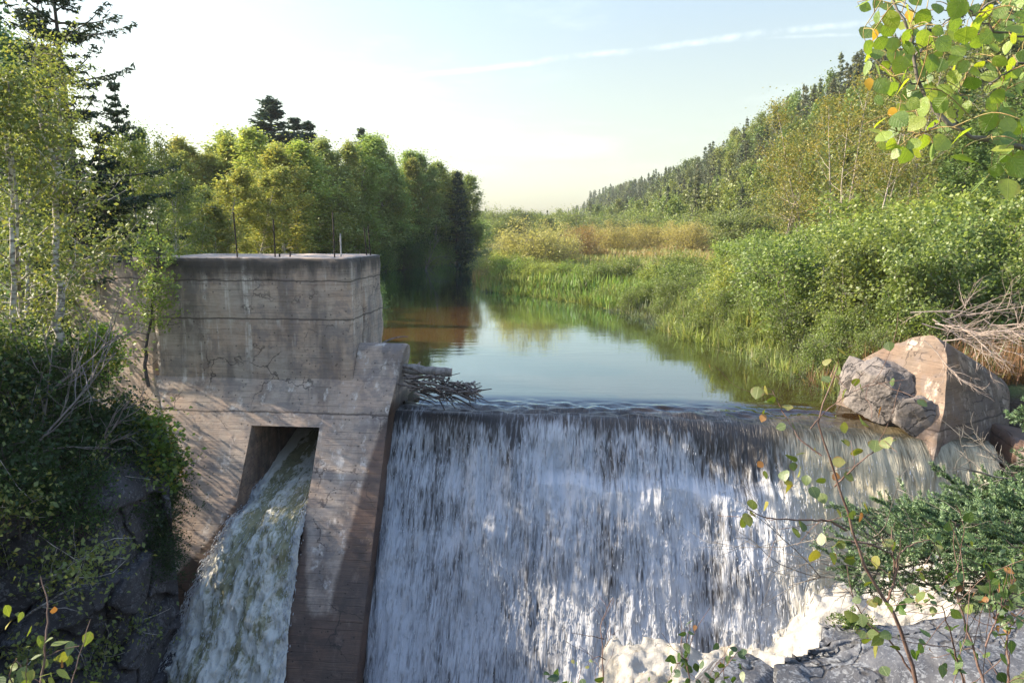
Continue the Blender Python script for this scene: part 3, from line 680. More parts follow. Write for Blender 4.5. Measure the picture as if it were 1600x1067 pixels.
ss = np.concatenate([[0], np.cumsum(np.linalg.norm(np.diff(J[:, mj // 2], axis=0), axis=1))])
flj = np.stack([J[:, :, 0], np.repeat(ss[:, None], mj, 1), 0 * J[:, :, 0]], -1).reshape(-1, 3)
nn = (fbm(flj * np.array([1.7, 1.0, 1]), 41, 4) - .5) * .45 + (np.abs(fbm(flj * np.array([5, 2.0, 1]), 42, 3) - .5) - .1) * -.5
Jv = J.reshape(-1, 3); am = (.25 + .75 * np.repeat(sm(.15, .5, fr), mj, 1).ravel())
Jv[:, 1] -= nn * am; Jv[:, 2] += nn * am * .6
mb = MB(); mb.add(Jv, grid_faces(nj, mj)[:, ::-1])
qj = np.tile(q, nj); sj = flj[:, 1]
fj = .44 + .45 * sm(.22, .02, qj) + .30 * sm(.90, 1., qj) + (fbm(np.stack([flj[:, 0] * 2.6 + .35 * sj, sj * .35, 0 * sj], 1), 47, 3) - .5) * 1.5 + .25 * sm(5.5, 8.5, sj)
jo = mb.obj('sluice_water', M['jet'], smooth=True, attrs={'flow': flj, 'foam': fj}); jo['kind'] = 'structure'; jo.location = fo.location; jo.rotation_euler = fo.rotation_euler

Jg = Jv.reshape(nj, mj, 3); n = 5200; ri = rng.integers(int(nj * .38), nj - 2, n); e_ = rng.random(n); ci = np.where(e_ < .45, np.abs(rng.normal(0, 7, n)), np.where(e_ < .65, mj - 1 - np.abs(rng.normal(0, 4, n)), rng.uniform(0, mj - 1, n))).astype(int).clip(0, mj - 2)
P = Jg[ri, ci] + np.stack([rng.normal(0, .05, n) - .10 * (ci < 12) * rng.random(n), -rng.random(n) * .12, rng.normal(0, .05, n)], 1); D = norm(Jg[np.minimum(ri + 2, nj - 1), ci] - Jg[ri, ci] + rng.normal(0, .012, (n, 3))); L = rng.gamma(1.3, .06, n) + .015; Wd = rng.uniform(.004, .014, n)
B1 = norm(np.cross(D, np.array([[0., 1, .2]]))); B2 = np.cross(D, B1)
Vd = np.stack([P - D * L[:, None] * .5, P + B1 * Wd[:, None], P + B2 * Wd[:, None], P - B1 * Wd[:, None], P - B2 * Wd[:, None], P + D * L[:, None] * .5], 1).reshape(-1, 3)
mb = MB(); mb.add(Vd, (tri[None] + (np.arange(n) * 6)[:, None, None]).reshape(-1, 3))
o = mb.obj('water_spray', M['drop'], smooth=True); o['kind'] = 'stuff'; tag(o, 'white flecks of spray along the edges of the sluice water', 'spray'); o.location = fo.location; o.rotation_euler = fo.rotation_euler

# churned water below
cu = np.linspace(-9, 17, 420); cw = np.linspace(-16, 1.0, 260)
U, W = np.meshgrid(cu, cw); Pn = np.stack([U, W, 0 * U], -1).reshape(-1, 3)
Zc = -6.6 + 1.85 * sm(4.9, 6.6, U + .25 * (W + 4)) + 1.0 * sm(9.3, 11.5, U + .2 * (W + 4)) + 1.2 * sm(11.8, 14, U)
bm_ = (fbm(Pn * .9, 51, 4) - .45) * 1.0 + (np.abs(fbm(Pn * 2.2, 52, 4) - .5) - .1) * -.7 + (fbm(Pn * 8, 53, 3) - .5) * .12
Zc = Zc + bm_.reshape(Zc.shape) * sm(2, 6, U + .1 * W + 1.5) + .15 * bm_.reshape(Zc.shape)
mb = MB(); mb.add(np.stack([U, W, Zc], -1), grid_faces(len(cw), len(cu)))
o = mb.obj('churning_water', M['foam'], smooth=True); o['kind'] = 'structure'; o.location = fo.location; o.rotation_euler = fo.rotation_euler

n = 5000; iu = rng.integers(200, len(cu) - 1, n); iw = rng.integers(60, len(cw) - 1, n); P = np.stack([U[iw, iu], W[iw, iu], Zc[iw, iu]], 1) + rng.normal(0, .02, (n, 3)); P[:, 2] += np.abs(rng.normal(0, .03, n)) + .22 * (rng.random(n) < .08) * rng.random(n)
rad = rng.gamma(1.5, .005, n) + .002; oc = np.array([(1, 0, 0), (-1, 0, 0), (0, 1, 0), (0, -1, 0), (0, 0, 1), (0, 0, -1)], float); of = np.array([(0, 2, 4), (2, 1, 4), (1, 3, 4), (3, 0, 4), (2, 0, 5), (1, 2, 5), (3, 1, 5), (0, 3, 5)])
mb = MB(); mb.add((P[:, None] + oc[None] * rad[:, None, None]).reshape(-1, 3), (of[None] + (np.arange(n) * 6)[:, None, None]).reshape(-1, 3))
o = mb.obj('froth', M['drop'], smooth=True); o['kind'] = 'stuff'; tag(o, 'bubbly froth and drops over the churned water at the foot of the falls', 'froth'); o.location = fo.location; o.rotation_euler = fo.rotation_euler

# ------------------------------------------------------------------ rocks
def facet_rock(dims, seed, nplanes=16, sub=5, rough=.10, nscale=1.6, fine=.03):
    rng = np.random.default_rng(seed)
    bm = bmesh.new(); bmesh.ops.create_icosphere(bm, subdivisions=sub, radius=1); bm.verts.index_update()
    D = np.array([v.co[:] for v in bm.verts]); F = np.array([[v.index for v in f.verts] for f in bm.faces]); bm.free()
    N = norm(rng.normal(0, 1, (nplanes, 3))); N = np.concatenate([N, np.eye(3), -np.eye(3)]); dd = np.concatenate([rng.uniform(.72, 1.0, nplanes), rng.uniform(.75, .95, 6)])
    dot = D @ N.T; rr = np.where(dot > .05, dd[None] / np.maximum(dot, .05), 9).min(1)
    V = D * rr[:, None] * np.array(dims) * .5
    nv = (fbm(V * nscale, seed, 4) - .5) * 2 * rough + (np.abs(fbm(V * nscale * 4, seed + 3, 3) - .5) - .12) * 2 * fine
    return V + D * nv[:, None], F
def add_rock(name, dims, seed, loc, rot, mat, label, cat='rock', parent=None, **kw):
    mb = MB(); mb.add(*facet_rock(dims, seed, **kw)); o = mb.obj(name, mat, parent); o.location = loc; o.rotation_euler = rot
    if not parent: tag(o, label, cat)
    return o
# bedrock slab in the lower right, its left and far edges follow the photo's outline
Lp = [(1200, 1150), (1210, 1085), (1213, 1062), (1222, 1014), (1246, 1003), (1268, 993), (1286, 982), (1289, 958)]
Lw = smooth_line([at_z(x, y, .30) for x, y in Lp], 40); Lw[1:-1] += np.random.default_rng(3).normal(0, .025, (38, 3))
Rw = resample([at_z(x, y, .30) for x, y in ((1800, 1150), (1800, 1085), (1800, 1030), (1760, 950), (1500, 948), (1400, 962))], 40)
q = np.linspace(0, 1, 70); G = Lw[:, None] * (1 - q[None, :, None]) + Rw[:, None] * q[None, :, None]
Gp = G.reshape(-1, 3).copy(); lay = np.floor(fbm(Gp * np.array([.8, 1.3, 0]), 61, 3) * 9) / 9
Gz = (fbm(Gp * .8, 62, 3) - .5) * .30 + (lay - .5) * .40 + (fbm(Gp * 6, 63, 3) - .5) * .05
G[:, :, 2] = .22 + Gz.reshape(40, 70)
mb = MB(); mb.add(G.reshape(-1, 3), grid_faces(40, 70)[:, ::-1])
for edge_ in (G[:, 0], G[-1, :]):
    ks = np.linspace(0, 1, 16); S = []
    for k in ks:
        e = edge_.copy(); e[:, 2] -= k * 5; nn = (fbm(e * 1.7 + 5, 64, 4) - .5); e[:, 0] -= (nn * .5 + .1) * min(1, k * 8) * (1 if edge_ is G[:, 0] else 0); e[:, 1] += nn * .4 * min(1, k * 8); S.append(e)
    S = np.array(S); mb.add(S.reshape(-1, 3), grid_faces(16, S.shape[1])); mb.add(S.reshape(-1, 3), grid_faces(16, S.shape[1])[:, ::-1]) if False else None
o = mb.obj('rock_slab', M['rock_slab']); tag(o, 'big flat grey bedrock slab with pale lichen under the thin sapling', 'rock')
p = at_d(1155, 1072, 8.2); add_rock('rock', (1.1, .9, .5), 71, (p[0], p[1], p[2] - .05), (0, 0, .3), M['rock_slab'], 'small grey rock at the water edge left of the big slab')
# layered dark cliff on the left
rk = np.random.default_rng(44); na, nb_ = 230, 190
Aa, Bb = np.meshgrid(np.linspace(-3.2, 3.4, na), np.linspace(-4.2, 2.0, nb_), indexing='ij'); ab = np.stack([Aa.ravel(), Bb.ravel()], 1)
cs = np.stack([rk.uniform(-3.5, 3.6, 46), rk.uniform(-4.4, 2.2, 46)], 1); sc_ = np.array([1.0, 1.45]); wob_ = (np.stack([fbm(np.c_[ab * 1.4, 0 * ab[:, :1]], 7, 3), fbm(np.c_[ab * 1.4, 0 * ab[:, :1] + 9], 8, 3)], 1) - .5) * .5
dd_ = np.sqrt(((((ab + wob_)[:, None] - cs[None]) * sc_) ** 2).sum(2)); o_ = np.argsort(dd_, 1)[:, :2]; k0, k1 = o_[:, 0], o_[:, 1]; gap_ = np.take_along_axis(dd_, o_[:, 1:], 1)[:, 0] - np.take_along_axis(dd_, o_[:, :1], 1)[:, 0]
off_ = rk.uniform(-.28, .30, 46)[k0] + ((ab - cs[k0]) * rk.normal(0, .16, (46, 2))[k0]).sum(1) - .30 * np.exp(-gap_ / .05) + (fbm(np.c_[ab * 3.2, 0 * ab[:, :1]], 9, 4) - .5) * .16
rnd_ = -1.5 * sm(2.0, 3.4, ab[:, 0]) - .9 * sm(1.1, 2.0, ab[:, 1]) - .12 * ab[:, 1]
fx, fy = np.array([.86, .50]), np.array([.50, -.86])                      # along the face, out of the face
base_ = np.array([-10.4, 13.9]); XY = base_ + ab[:, :1] * fx + (off_ + rnd_)[:, None] * fy
mb = MB(); mb.add(np.stack([XY[:, 0], XY[:, 1], ab[:, 1] - 2.0], 1), grid_faces(na, nb_)[:, ::-1]); 
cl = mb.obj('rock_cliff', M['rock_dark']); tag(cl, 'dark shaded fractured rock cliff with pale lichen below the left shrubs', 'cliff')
# broken pier on the right end of the dam
bp = thing('broken_pier', 'tan concrete pier fragment with a rough broken face on the right bank', 'ruin', (11.6, 19.4, 0))
nP = norm(np.array([-.80, -.44, .40])); e1 = norm(np.array([.44, -.80, 0.])); e2 = np.cross(nP, e1); e2 = e2 if e2[2] > 0 else -e2
apex = at_y(1458, 522, 19.0) - np.array(bp.location)
outl = smooth_line([(a, b, 0) for a, b in ((-1.75, -3.3), (-1.85, -1.35), (-1.45, -.80), (-.95, -.42), (-.45, -.12), (0, 0), (.24, -.10), (.44, -.34), (.58, -.72), (.70, -1.2), (.84, -1.8), (1.0, -3.3))], 70)[:, :2]
outl = outl * 1.12; Ps = apex + outl[:, :1] * e1 + outl[:, 1:] * e2; dep = np.linspace(0, 3.4, 40)
G = Ps[None] - nP * dep[:, None, None]; Gf = G.reshape(-1, 3); dn_ = (fbm(Gf * 1.5, 91, 4) - .5) * .07 - .05 * np.clip((fbm(Gf * 3, 94, 3) - .56) * 6, 0, 1)
outw = norm(outl - np.array([-.5, -1.4])); Gf = Gf + (np.tile(outw[:, :1] * e1 + outw[:, 1:] * e2, (40, 1))) * dn_[:, None]
mb = MB(); mb.add(Gf, grid_faces(40, 70)); ed = Gf.reshape(40, 70, 3)[0]; cen = apex - .45 * e1 - 1.5 * e2; k = 26
Sg = np.stack([lerp(ed, cen, t_) for t_ in np.linspace(0, 1, k)], 1); nz_ = (fbm(Sg.reshape(-1, 3) * 1.7, 92, 4).reshape(70, k) - .5) * .10; nz_[:, 0] = 0; Sg = Sg + nP * nz_[..., None]
mb.add(Sg.reshape(-1, 3), grid_faces(70, k)[:, ::-1])
mb.obj('pier_block', M['concrete_tan'], bp)
c0 = apex - .65 * e1 - 1.80 * e2 + nP * .0; c1 = apex - 1.55 * e1 - 1.65 * e2 + nP * .05; c2 = apex + .25 * e1 - 2.15 * e2
add_rock('broken_face', (2.2, 1.3, 1.6), 93, tuple(c0), (.1, .35, -.75), M['rock_grey'], None, parent=bp, nplanes=13, rough=.09, nscale=2.6, fine=.05, sub=6)
add_rock('broken_face', (1.3, 1.2, 1.4), 97, tuple(c1), (.1, .5, .2), M['rock_grey'], None, parent=bp, nplanes=22, rough=.12, nscale=1.9, fine=.05)
add_rock('broken_face', (1.1, 1.0, 1.1), 101, tuple(c2), (.2, .3, -.4), M['rock_grey'], None, parent=bp, nplanes=22, rough=.12, nscale=1.9, fine=.05)
# lower pier remnant under it
mb = MB(); V, F = chipped_box(((0, 2.6), (0, 2.2), (-3.4, .15)), .16, .12, 98); V[:, 1] -= np.clip(V[:, 2], -9, .1) * -.55; mb.add(V, F)
ob = mb.obj('pier_footing', M['concrete'], attrs={'wet': np.full(mb.n, .75)}); tag(ob, 'dark wet concrete footing beneath the broken tan pier', 'ruin'); ob.location = (12.25, 17.1, -.35); ob.rotation_euler = (0, .18, -.25)

# ------------------------------------------------------------------ plant makers
def skeleton(rng, h, base=.25, spread=3.0, nprim=26, stems=1, lean=0., up=.55, trunk_r=None, sub=5, profile=None, stem_sep=.25, wob=.05, depth2=True):
    """trunk tubes, branch tubes, leaf anchors"""
    trunk, branch, anch = [], [], []
    tr = trunk_r or h * .011
    for s in range(stems):
        a = rng.uniform(0, 6.28); ln = lean + (rng.uniform(.05, .16) if stems > 1 else 0)
        hh = h * (1 if s == 0 else rng.uniform(.72, .98))
        d = np.array([math.cos(a) * ln, math.sin(a) * ln, 1.])
        T = bend((stem_sep * math.cos(a) * (stems > 1), stem_sep * math.sin(a) * (stems > 1), -.3), d, hh + .3, 14, rng, wob, .03)
        r = tr * (1 if s == 0 else .8) * (1 - .93 * np.linspace(0, 1, 15)) + .006
        trunk.append((T, r))
        for i in range(max(4, int(nprim / stems ** .6))):
            t = base + (1 - base) * ((i + rng.random()) / max(4, int(nprim / stems ** .6))) ** .9
            t = min(t, .985); k = t * 14; k0 = min(int(k), 13); p = T[k0] + (T[k0 + 1] - T[k0]) * (k - k0)
            x = (t - base) / (1 - base)
            pr = profile(x) if profile else (math.sin(math.pi * min(1, .18 + .82 * x) ** .8) * .9 + .12)
            L = spread * pr * rng.uniform(.65, 1.2); az = i * 2.4 + rng.uniform(-.5, .5)
            B = bend(p, (math.cos(az), math.sin(az), up * rng.uniform(.4, 1.5)), L, 5, rng, .16, .03)
            branch.append((B, np.linspace(max(.008, r[k0] * .45), .004, 6)))
            for j in range(sub):
                f = rng.uniform(.3, 1.); kk = f * 5; q0 = min(int(kk), 4); p2 = B[q0] + (B[q0 + 1] - B[q0]) * (kk - q0)
                dd = B[q0 + 1] - B[q0]; dd = dd / np.linalg.norm(dd) + rng.normal(0, .6, 3) + np.array([0, 0, .2])
                Bs = bend(p2, dd, L * rng.uniform(.22, .45) + .15, 3, rng, .2, .03)
                if depth2: branch.append((Bs, np.linspace(.007, .003, 4)))
                anch.append(resample(Bs, 5)[1:])
            anch.append(resample(B, 8)[4:])
        anch.append(T[-2:])
    return trunk, branch, np.concatenate(anch)
def make_tree(name, rng, h, nleaf, lsize, leafmat, barkmat, clump=.2, asp=.62, up=.5, twigs=True, kt=7, gaps=.0, loose=.15, **kw):
    tr, br, A = skeleton(rng, h, **kw)
    mb = MB()
    for T, r in tr: mb.add(*tube(resample(T, 22), np.interp(np.linspace(0, 1, 22), np.linspace(0, 1, len(r)), r), kt))
    if twigs:
        for B, r in br: mb.add(*tube(B, r, 4))
    trunk = mb.mesh(name + '_trunk', barkmat, smooth=True)
    w = rng.random(len(A)) ** 1.2; w[rng.random(len(A)) < gaps] = 0; w /= w.sum()
    P = A[rng.choice(len(A), nleaf, p=w)] + rng.normal(0, 1, (nleaf, 3)) * np.where(rng.random((nleaf, 1)) < loose, clump * 2.6, clump)
    P = P[P[:, 2] > .05]
    mb = MB(); mb.add(*rhombs(P, lsize, asp, rng, up)); crown = mb.mesh(name + '_crown', leafmat)
    return {'trunk': trunk, 'crown': crown, 'h': h}
def make_spruce(name, rng, h, r0, nwh, per, needle, bark, twig_n=9, nl=.26, nw=.075, droop=.35, base=.08, ragged=.25, power=.85, kt=6, fill=1.0, tip=.25):
    mb = MB(); T = bend((0, 0, -.3), (0, 0, 1), h + .3, 12, rng, .012)
    mb.add(*tube(T, np.linspace(h * .013 + .02, .01, 13), kt)); nd = []; ax = []
    for i in range(nwh):
        t = base + (1 - base) * (i / nwh) + rng.uniform(-.4, .4) / nwh; t = min(max(t, .02), .985); z = t * h
        L0 = r0 * (1 - (t - base) / (1 - base)) ** power + tip * .4
        for j in range(per):
            if rng.random() > fill: continue
            L = L0 * rng.uniform(1 - ragged * 1.6, 1 + ragged); az = rng.uniform(0, 6.28)
            dz = lerp(-droop, .5, t ** 2.2) + rng.normal(0, .08)
            B = bend((T[min(12, int(t * 12))][0], T[min(12, int(t * 12))][1], z), (math.cos(az), math.sin(az), dz), L, 6, rng, .05, .05)
            mb.add(*tube(B, np.linspace(.012 + .012 * L, .004, 7), 4))
            hd = norm(np.array([[math.cos(az), math.sin(az), 0]]))[0]; sd_ = np.array([-hd[1], hd[0], 0])
            for m in range(max(3, int(twig_n * (.45 + .55 * L / max(r0, .1))))):
                f = rng.uniform(.12, 1.) ; k = f * 6; k0 = min(int(k), 5); p = B[k0] + (B[k0 + 1] - B[k0]) * (k - k0)
                tl = min(.45, .34 * L) * (1.15 - f * .8) + nl * .4; sg = 1 if m % 2 else -1
                d = hd * .75 + sd_ * sg * rng.uniform(.5, 1.1) + np.array([0, 0, rng.uniform(-.45, .05)]); d /= np.linalg.norm(d)
                ns = max(1, int(tl / nl * 1.7))
                for q in range(ns):
                    nd.append(p + d * tl * (q + .5) / ns); ax.append(d)
            nd.append(B[-1]); ax.append(B[-1] - B[-2])
    for q in range(10): nd.append(T[-1] - np.array([0, 0, q * .06 * h / 10])); ax.append(np.array([rng.normal(0, .4), rng.normal(0, .4), 1]))
    trunk = mb.mesh(name + '_trunk', bark, smooth=True)
    P = np.array(nd); A = norm(np.array(ax)); mb2 = MB()
    P = np.concatenate([P, P + rng.normal(0, nw * .5, P.shape)]); A = np.concatenate([A, A])
    V, F = rhombs(P, nl, nw / nl, rng, .15, .1, axis=A, spread=.8); mb2.add(V, F)
    return {'trunk': trunk, 'crown': mb2.mesh(name + '_crown', needle), 'h': h}
def join_single(p, name):
    """trunk and crown in one mesh, for trees a few pixels wide"""
    me = bpy.data.meshes.new(name); bm = bmesh.new()
    return me
def put(p, name, label, cat, loc, h=None, rz=0., group=None, color=None, parts=('trunk', 'crown'), sx=1.0, tilt=None):
    s = (h / p['h']) if h else 1.0
    t = thing(name, label, cat, loc, rz, group); t.scale = (s * sx, s * sx, s)
    if tilt: t.rotation_euler = (tilt[0], tilt[1], rz)
    for k, pn in zip(('trunk', 'crown'), parts):
        o = link(pn, p[k], t)
        if k == 'crown': o.color = (*(color or (1, 1, 1)), 1)
    return t

r = np.random.default_rng
birch = [make_tree('birch', r(100 + i), 13, 11000, .24, M['leaf_birch'], M['bark_birch'], 0.22, base=.2, spread=2.6, nprim=46, sub=6, gaps=.12, lean=.03, up=1.1, loose=.12) for i in range(3)]
poplar = [make_tree('poplar', r(110 + i), 13, 11500, .245, M['leaf_poplar'], M['bark_pale'], .22, base=.08, spread=2.4, nprim=48, sub=6, gaps=.12, up=1.15, loose=.12) for i in range(3)]
sparse = [make_tree('sparse_birch', r(120 + i), 13, 5200, .15, M['leaf_birch'], M['bark_pale'], .24, base=.35, spread=3.3, nprim=24, stems=s_, gaps=.2, up=.9, trunk_r=.10, stem_sep=.4) for i, s_ in enumerate((1, 2, 3))]
nearb = [make_tree('near_birch', r(130 + i), 9, 12500, .085, M['leaf_birch'], M['bark_birch'], .15, base=.12, spread=2.1, nprim=34, sub=7, gaps=.35, trunk_r=.075, wob=.07) for i in range(3)]
alder = [make_tree('alder', r(140 + i), 4.2, 9500, .14, M['leaf_alder'], M['bark'], .17, asp=.74, base=.04, spread=1.75, nprim=46, stems=5, sub=5, gaps=.10, trunk_r=.045, stem_sep=.5, kt=5, profile=lambda x: .85 + .3 * math.sin(3.1 * x) - .45 * x) for i in range(4)]
bush = [make_tree('bush', r(150 + i), 2.2, 7000, .085, M['leaf_alder'], M['bark'], .13, asp=.7, base=.03, spread=1.35, nprim=40, stems=6, sub=4, gaps=.08, trunk_r=.025, stem_sep=.4, kt=4, profile=lambda x: 1.05 - .5 * x) for i in range(3)]
dbush = [make_tree('dark_bush', r(160 + i), 2.2, 7000, .10, M['leaf_dark'], M['bark_dark'], .14, asp=.65, base=.03, spread=1.5, nprim=38, stems=6, sub=4, gaps=.15, trunk_r=.03, stem_sep=.4, kt=4, profile=lambda x: 1.05 - .5 * x) for i in range(2)]
willow = [make_tree('willow', r(170 + i), 3.0, 12000, .16, M['leaf_gold'], M['bark'], .15, asp=.24, base=.02, spread=2.5, nprim=60, stems=7, sub=5, gaps=.02, up=.75, trunk_r=.03, stem_sep=.5, kt=4, profile=lambda x: 1.1 - .62 * x) for i in range(2)]
maple = [make_tree('maple', r(180), 2.0, 2600, .12, M['leaf_maple'], M['bark_dark'], .13, asp=.85, up=1.0, base=.10, spread=1.0, nprim=26, stems=3, sub=4, trunk_r=.02, stem_sep=.15, kt=5)]
spruce = [make_spruce('spruce', r(190 + i), 13, 2.5, 40, 9, M['needle'], M['bark_dark'], 13, .34, .11, .25, power=.8, tip=.22, ragged=.3) for i in range(3)]
tall_spruce = [make_spruce('tall_spruce', r(200), 17, 2.75, 40, 5, M['needle'], M['bark_dark'], 28, .22, .052, .26, base=.18, ragged=.5, power=.42, fill=.74),
               make_spruce('tall_spruce', r(201), 13, 2.3, 40, 6, M['needle'], M['bark_dark'], 26, .21, .06, .32, base=.12, ragged=.4, power=.7, fill=.9)]

def prange(a, b): return rng.uniform(a, b)
def at_px(x, depthY):
    """a spot on the ground under picture column x at distance Y"""
    rr = ray(x, 352); X0 = rr[0] / rr[1] * depthY
    return X0, depthY, gz(X0, depthY)
def on_land(x, Yd, m=1.5):
    while Yd < 125:
        X0 = (x - 800) / FPX / ray(x, 352)[1] * Yd
        if X0 < float(np.interp(Yd, LB[:, 0], LB[:, 1])) - m: break
        Yd += 1
    return at_px(x, Yd)
def top_z(y, Y, x=800):
    rr = ray(x, y); return CAMH + rr[2] / rr[1] * Y

rng = np.random.default_rng(77)
# ------------------------------------------------------------------ wood on the left bank beyond the dam
# (column, top row, distance, kind, colour)
wood = [(285, 235, 62, 'b', 1.05), (318, 215, 66, 'b', 1.1), (345, 200, 68, 'p', 1.15), (372, 222, 64, 'p', .95), (398, 212, 66, 'b', 1.2), (428, 200, 62, 'b', 1.25),
        (462, 215, 60, 'b', 1.2), (492, 222, 64, 'b', 1.1), (520, 212, 66, 'p', 1.15), (552, 203, 68, 'p', 1.25), (580, 208, 70, 'p', 1.2), (602, 222, 74, 'p', 1.15),
        (628, 228, 78, 'p', 1.05), (652, 236, 84, 'p', .95), (676, 250, 88, 'p', .9), (696, 262, 94, 'p', .8), (712, 278, 100, 'p', .75), (733, 272, 107, 'p', .85)]
for i, (x, y, Yd, k, cm) in enumerate(wood):
    X0, Y0, z0 = on_land(x, Yd); h = top_z(y, Y0) - z0
    p = (birch if k == 'b' else poplar)[i % 3]
    put(p, 'birch_tree' if k == 'b' else 'poplar_tree', f"{'yellowing birch' if k == 'b' else 'green poplar'} on the left wood's skyline, {nth(i + 1)} from the left towards the river bend", 'tree',
        (X0, Y0, z0), h * .955, rng.uniform(0, 6.28), 'trees of the left bank wood', (cm * rng.uniform(1.45, 1.7), cm * rng.uniform(1.45, 1.6), cm * rng.uniform(1.2, 1.6)), sx=rng.uniform(1.15, 1.4) * (13 / max(h, 8)) ** .3)
fr_ = [(300, 290, 44, 'b', (1.0, 1., .85)), (270, 275, 42, 'p', (1, 1, 1)), (350, 262, 48, 'b', (1.1, 1.0, .8)), (395, 262, 50, 'b', (1.05, 1, .9)), (440, 240, 48, 'b', (1.1, 1.0, .8)), (482, 238, 50, 'b', (1.0, .95, .8)), (520, 245, 48, 'b', (1.0, .98, .8)),
       (558, 285, 52, 'b', (.9, .85, .75)), (600, 262, 60, 'p', (.95, 1.05, .9)), (640, 268, 70, 'p', (.8, .85, .8)), (672, 290, 76, 'p', (.7, .75, .75)), (700, 308, 86, 'p', (.65, .7, .7)), (722, 312, 96, 'p', (.65, .7, .72)), (462, 300, 42, 'p', (.85, .9, .8)), (410, 308, 40, 'b', (.9, .9, .8)), (325, 320, 38, 'b', (.85, .8, .7)), (540, 320, 44, 'b', (.8, .85, .8))]
for i, (x, y, Yd, k, cm) in enumerate(sorted(fr_)):
    X0, Y0, z0 = on_land(x, Yd); h = top_z(y, Y0) - z0
    p = (birch if k == 'b' else poplar)[(i + 1) % 3]
    put(p, 'birch_tree' if k == 'b' else 'poplar_tree', f"lower {'birch' if k == 'b' else 'poplar'} in the front row of the left bank wood, {nth(i + 1)} from its left end", 'tree',
        (X0, Y0, z0), h, rng.uniform(0, 6.28), 'trees of the left bank wood', tuple(c * 1.5 for c in cm), sx=rng.uniform(1.2, 1.5))
for i, (x, y, Yd, lab) in enumerate([(436, 150, 76, 'tallest dark spruce rising above the middle of the left bank wood'), (466, 184, 80, 'middle one of three dark spruces above the left bank wood'), (488, 190, 79, 'smallest of three dark spruces above the left bank wood'),
                                     (712, 268, 98, 'dark spruce at the river end of the left bank wood'), (570, 200, 84, 'spruce tip just showing over the pale poplars of the left bank')]):
    X0, Y0, z0 = at_px(x, Yd); put(spruce[i % 3], 'spruce_tree', lab, 'tree', (X0, Y0, z0), top_z(y, Yd) - z0, i * 1.3, 'spruces in the left bank wood', (1.1, 1.15, 1.3), sx=(2.0, 1.7, 1.6, 1.1, 1.1)[i])
for i, (x, y, Yd, k) in enumerate([(296, 225, 70, 'p'), (330, 232, 64, 'b'), (360, 228, 72, 'b'), (386, 226, 70, 'p'), (414, 222, 66, 'b'), (446, 226, 66, 'p'), (478, 220, 68, 'b'), (506, 224, 70, 'p'), (538, 214, 72, 'b'), (566, 216, 72, 'p'), (592, 222, 76, 'b'), (616, 232, 80, 'p'), (640, 240, 84, 'b'), (664, 250, 90, 'p'), (686, 262, 95, 'b'), (704, 276, 100, 'p'), (722, 290, 104, 'b')]):
    X0, Y0, z0 = on_land(x, Yd); h = top_z(y, Y0) - z0; p = (birch if k == 'b' else poplar)[(i + 2) % 3]; c = rng.uniform(1.2, 1.6)
    put(p, 'birch_tree' if k == 'b' else 'poplar_tree', f"{'birch' if k == 'b' else 'poplar'} in the left wood's middle row, {nth(i + 1)} from its left end", 'tree', (X0, Y0, z0), h * .93, rng.uniform(0, 6.28), 'trees of the left bank wood', (c * rng.uniform(.92, 1.1), c, c * .9), sx=rng.uniform(.8, 1.0) * (13 / max(h, 8)) ** .3)
# bushes along the left waterline
for i, (x, Yd, hh) in enumerate([(300, 34, 2.2), (340, 36, 2.6), (385, 38, 2.4), (412, 33, 2.6), (440, 40, 2.2), (480, 42, 2.6), (515, 44, 2.2), (560, 46, 2.6), (592, 56, 2.6), (604, 66, 2.6), (622, 72, 3.2), (640, 80, 2.8), (656, 86, 3.2), (674, 92, 2.8), (690, 97, 3.2), (705, 101, 3.0), (722, 106, 3.2), (738, 109, 3.4), (745, 114, 4), (612, 76, 4.2), (634, 84, 4.4), (662, 92, 4.6), (684, 98, 4.6), (700, 104, 4.4), (716, 108, 4.6)]):
    X0, Y0, z0 = on_land(x, Yd, .2 if hh < 4.1 else 2.) if x > 585 else at_px(x, Yd)
    put((dbush + bush)[i % 5], 'bush', f'low leafy bush along the left bank waterline, {nth(i + 1)} counting from the dam upstream', 'bush', (X0, Y0, gz(X0, Y0) - .1), hh, i * 1.7, 'bushes along the left waterline', (1.2, 1.3, 1.2) if i != 3 else (1.5, 1.6, 1.2), parts=('stem', 'foliage'))
# bleached dead snags on the left waterline
def dead_branch(rng, L, n, r0, up=.5, sub=3):
    mb = MB()
    def go(p, d, L, rad, lev):
        B = bend(p, d, L, 7, rng, .14, .02); mb.add(*tube(B, np.linspace(rad, rad * .3, 8), 5 if lev == 0 else 4))
        if lev < sub:
            for _ in range(n if lev == 0 else max(2, n // 2)):
                k = rng.integers(1, 7); dd = (B[k] - B[k - 1]); dd = dd / np.linalg.norm(dd) + rng.normal(0, .55, 3)
                go(B[k], dd, L * rng.uniform(.35, .6), rad * .5, lev + 1)
    go((0, 0, 0), (.3, 0, up), L, r0, 0); return mb
for i, (x, Yd, L, rz, lab) in enumerate([(655, 84, 6, .6, 'pale dead snag leaning from the left bank over the dark water'), (700, 96, 6, 2.0, 'tangled bleached dead branches at the river end of the left wood'), (545, 45, 2.5, .2, 'bleached dead branches behind the right end of the dam wall'), (300, 30, 5, 1.0, 'grey dead branches behind the left part of the dam wall')]):
    X0, Y0, z0 = at_px(x, Yd); ob = dead_branch(np.random.default_rng(300 + i), L, 7, .07, .7, 2).obj('dead_snag', M['dead']); ob.location = (X0, Y0, z0); ob.rotation_euler = (0, 0, rz); tag(ob, lab, 'snag')

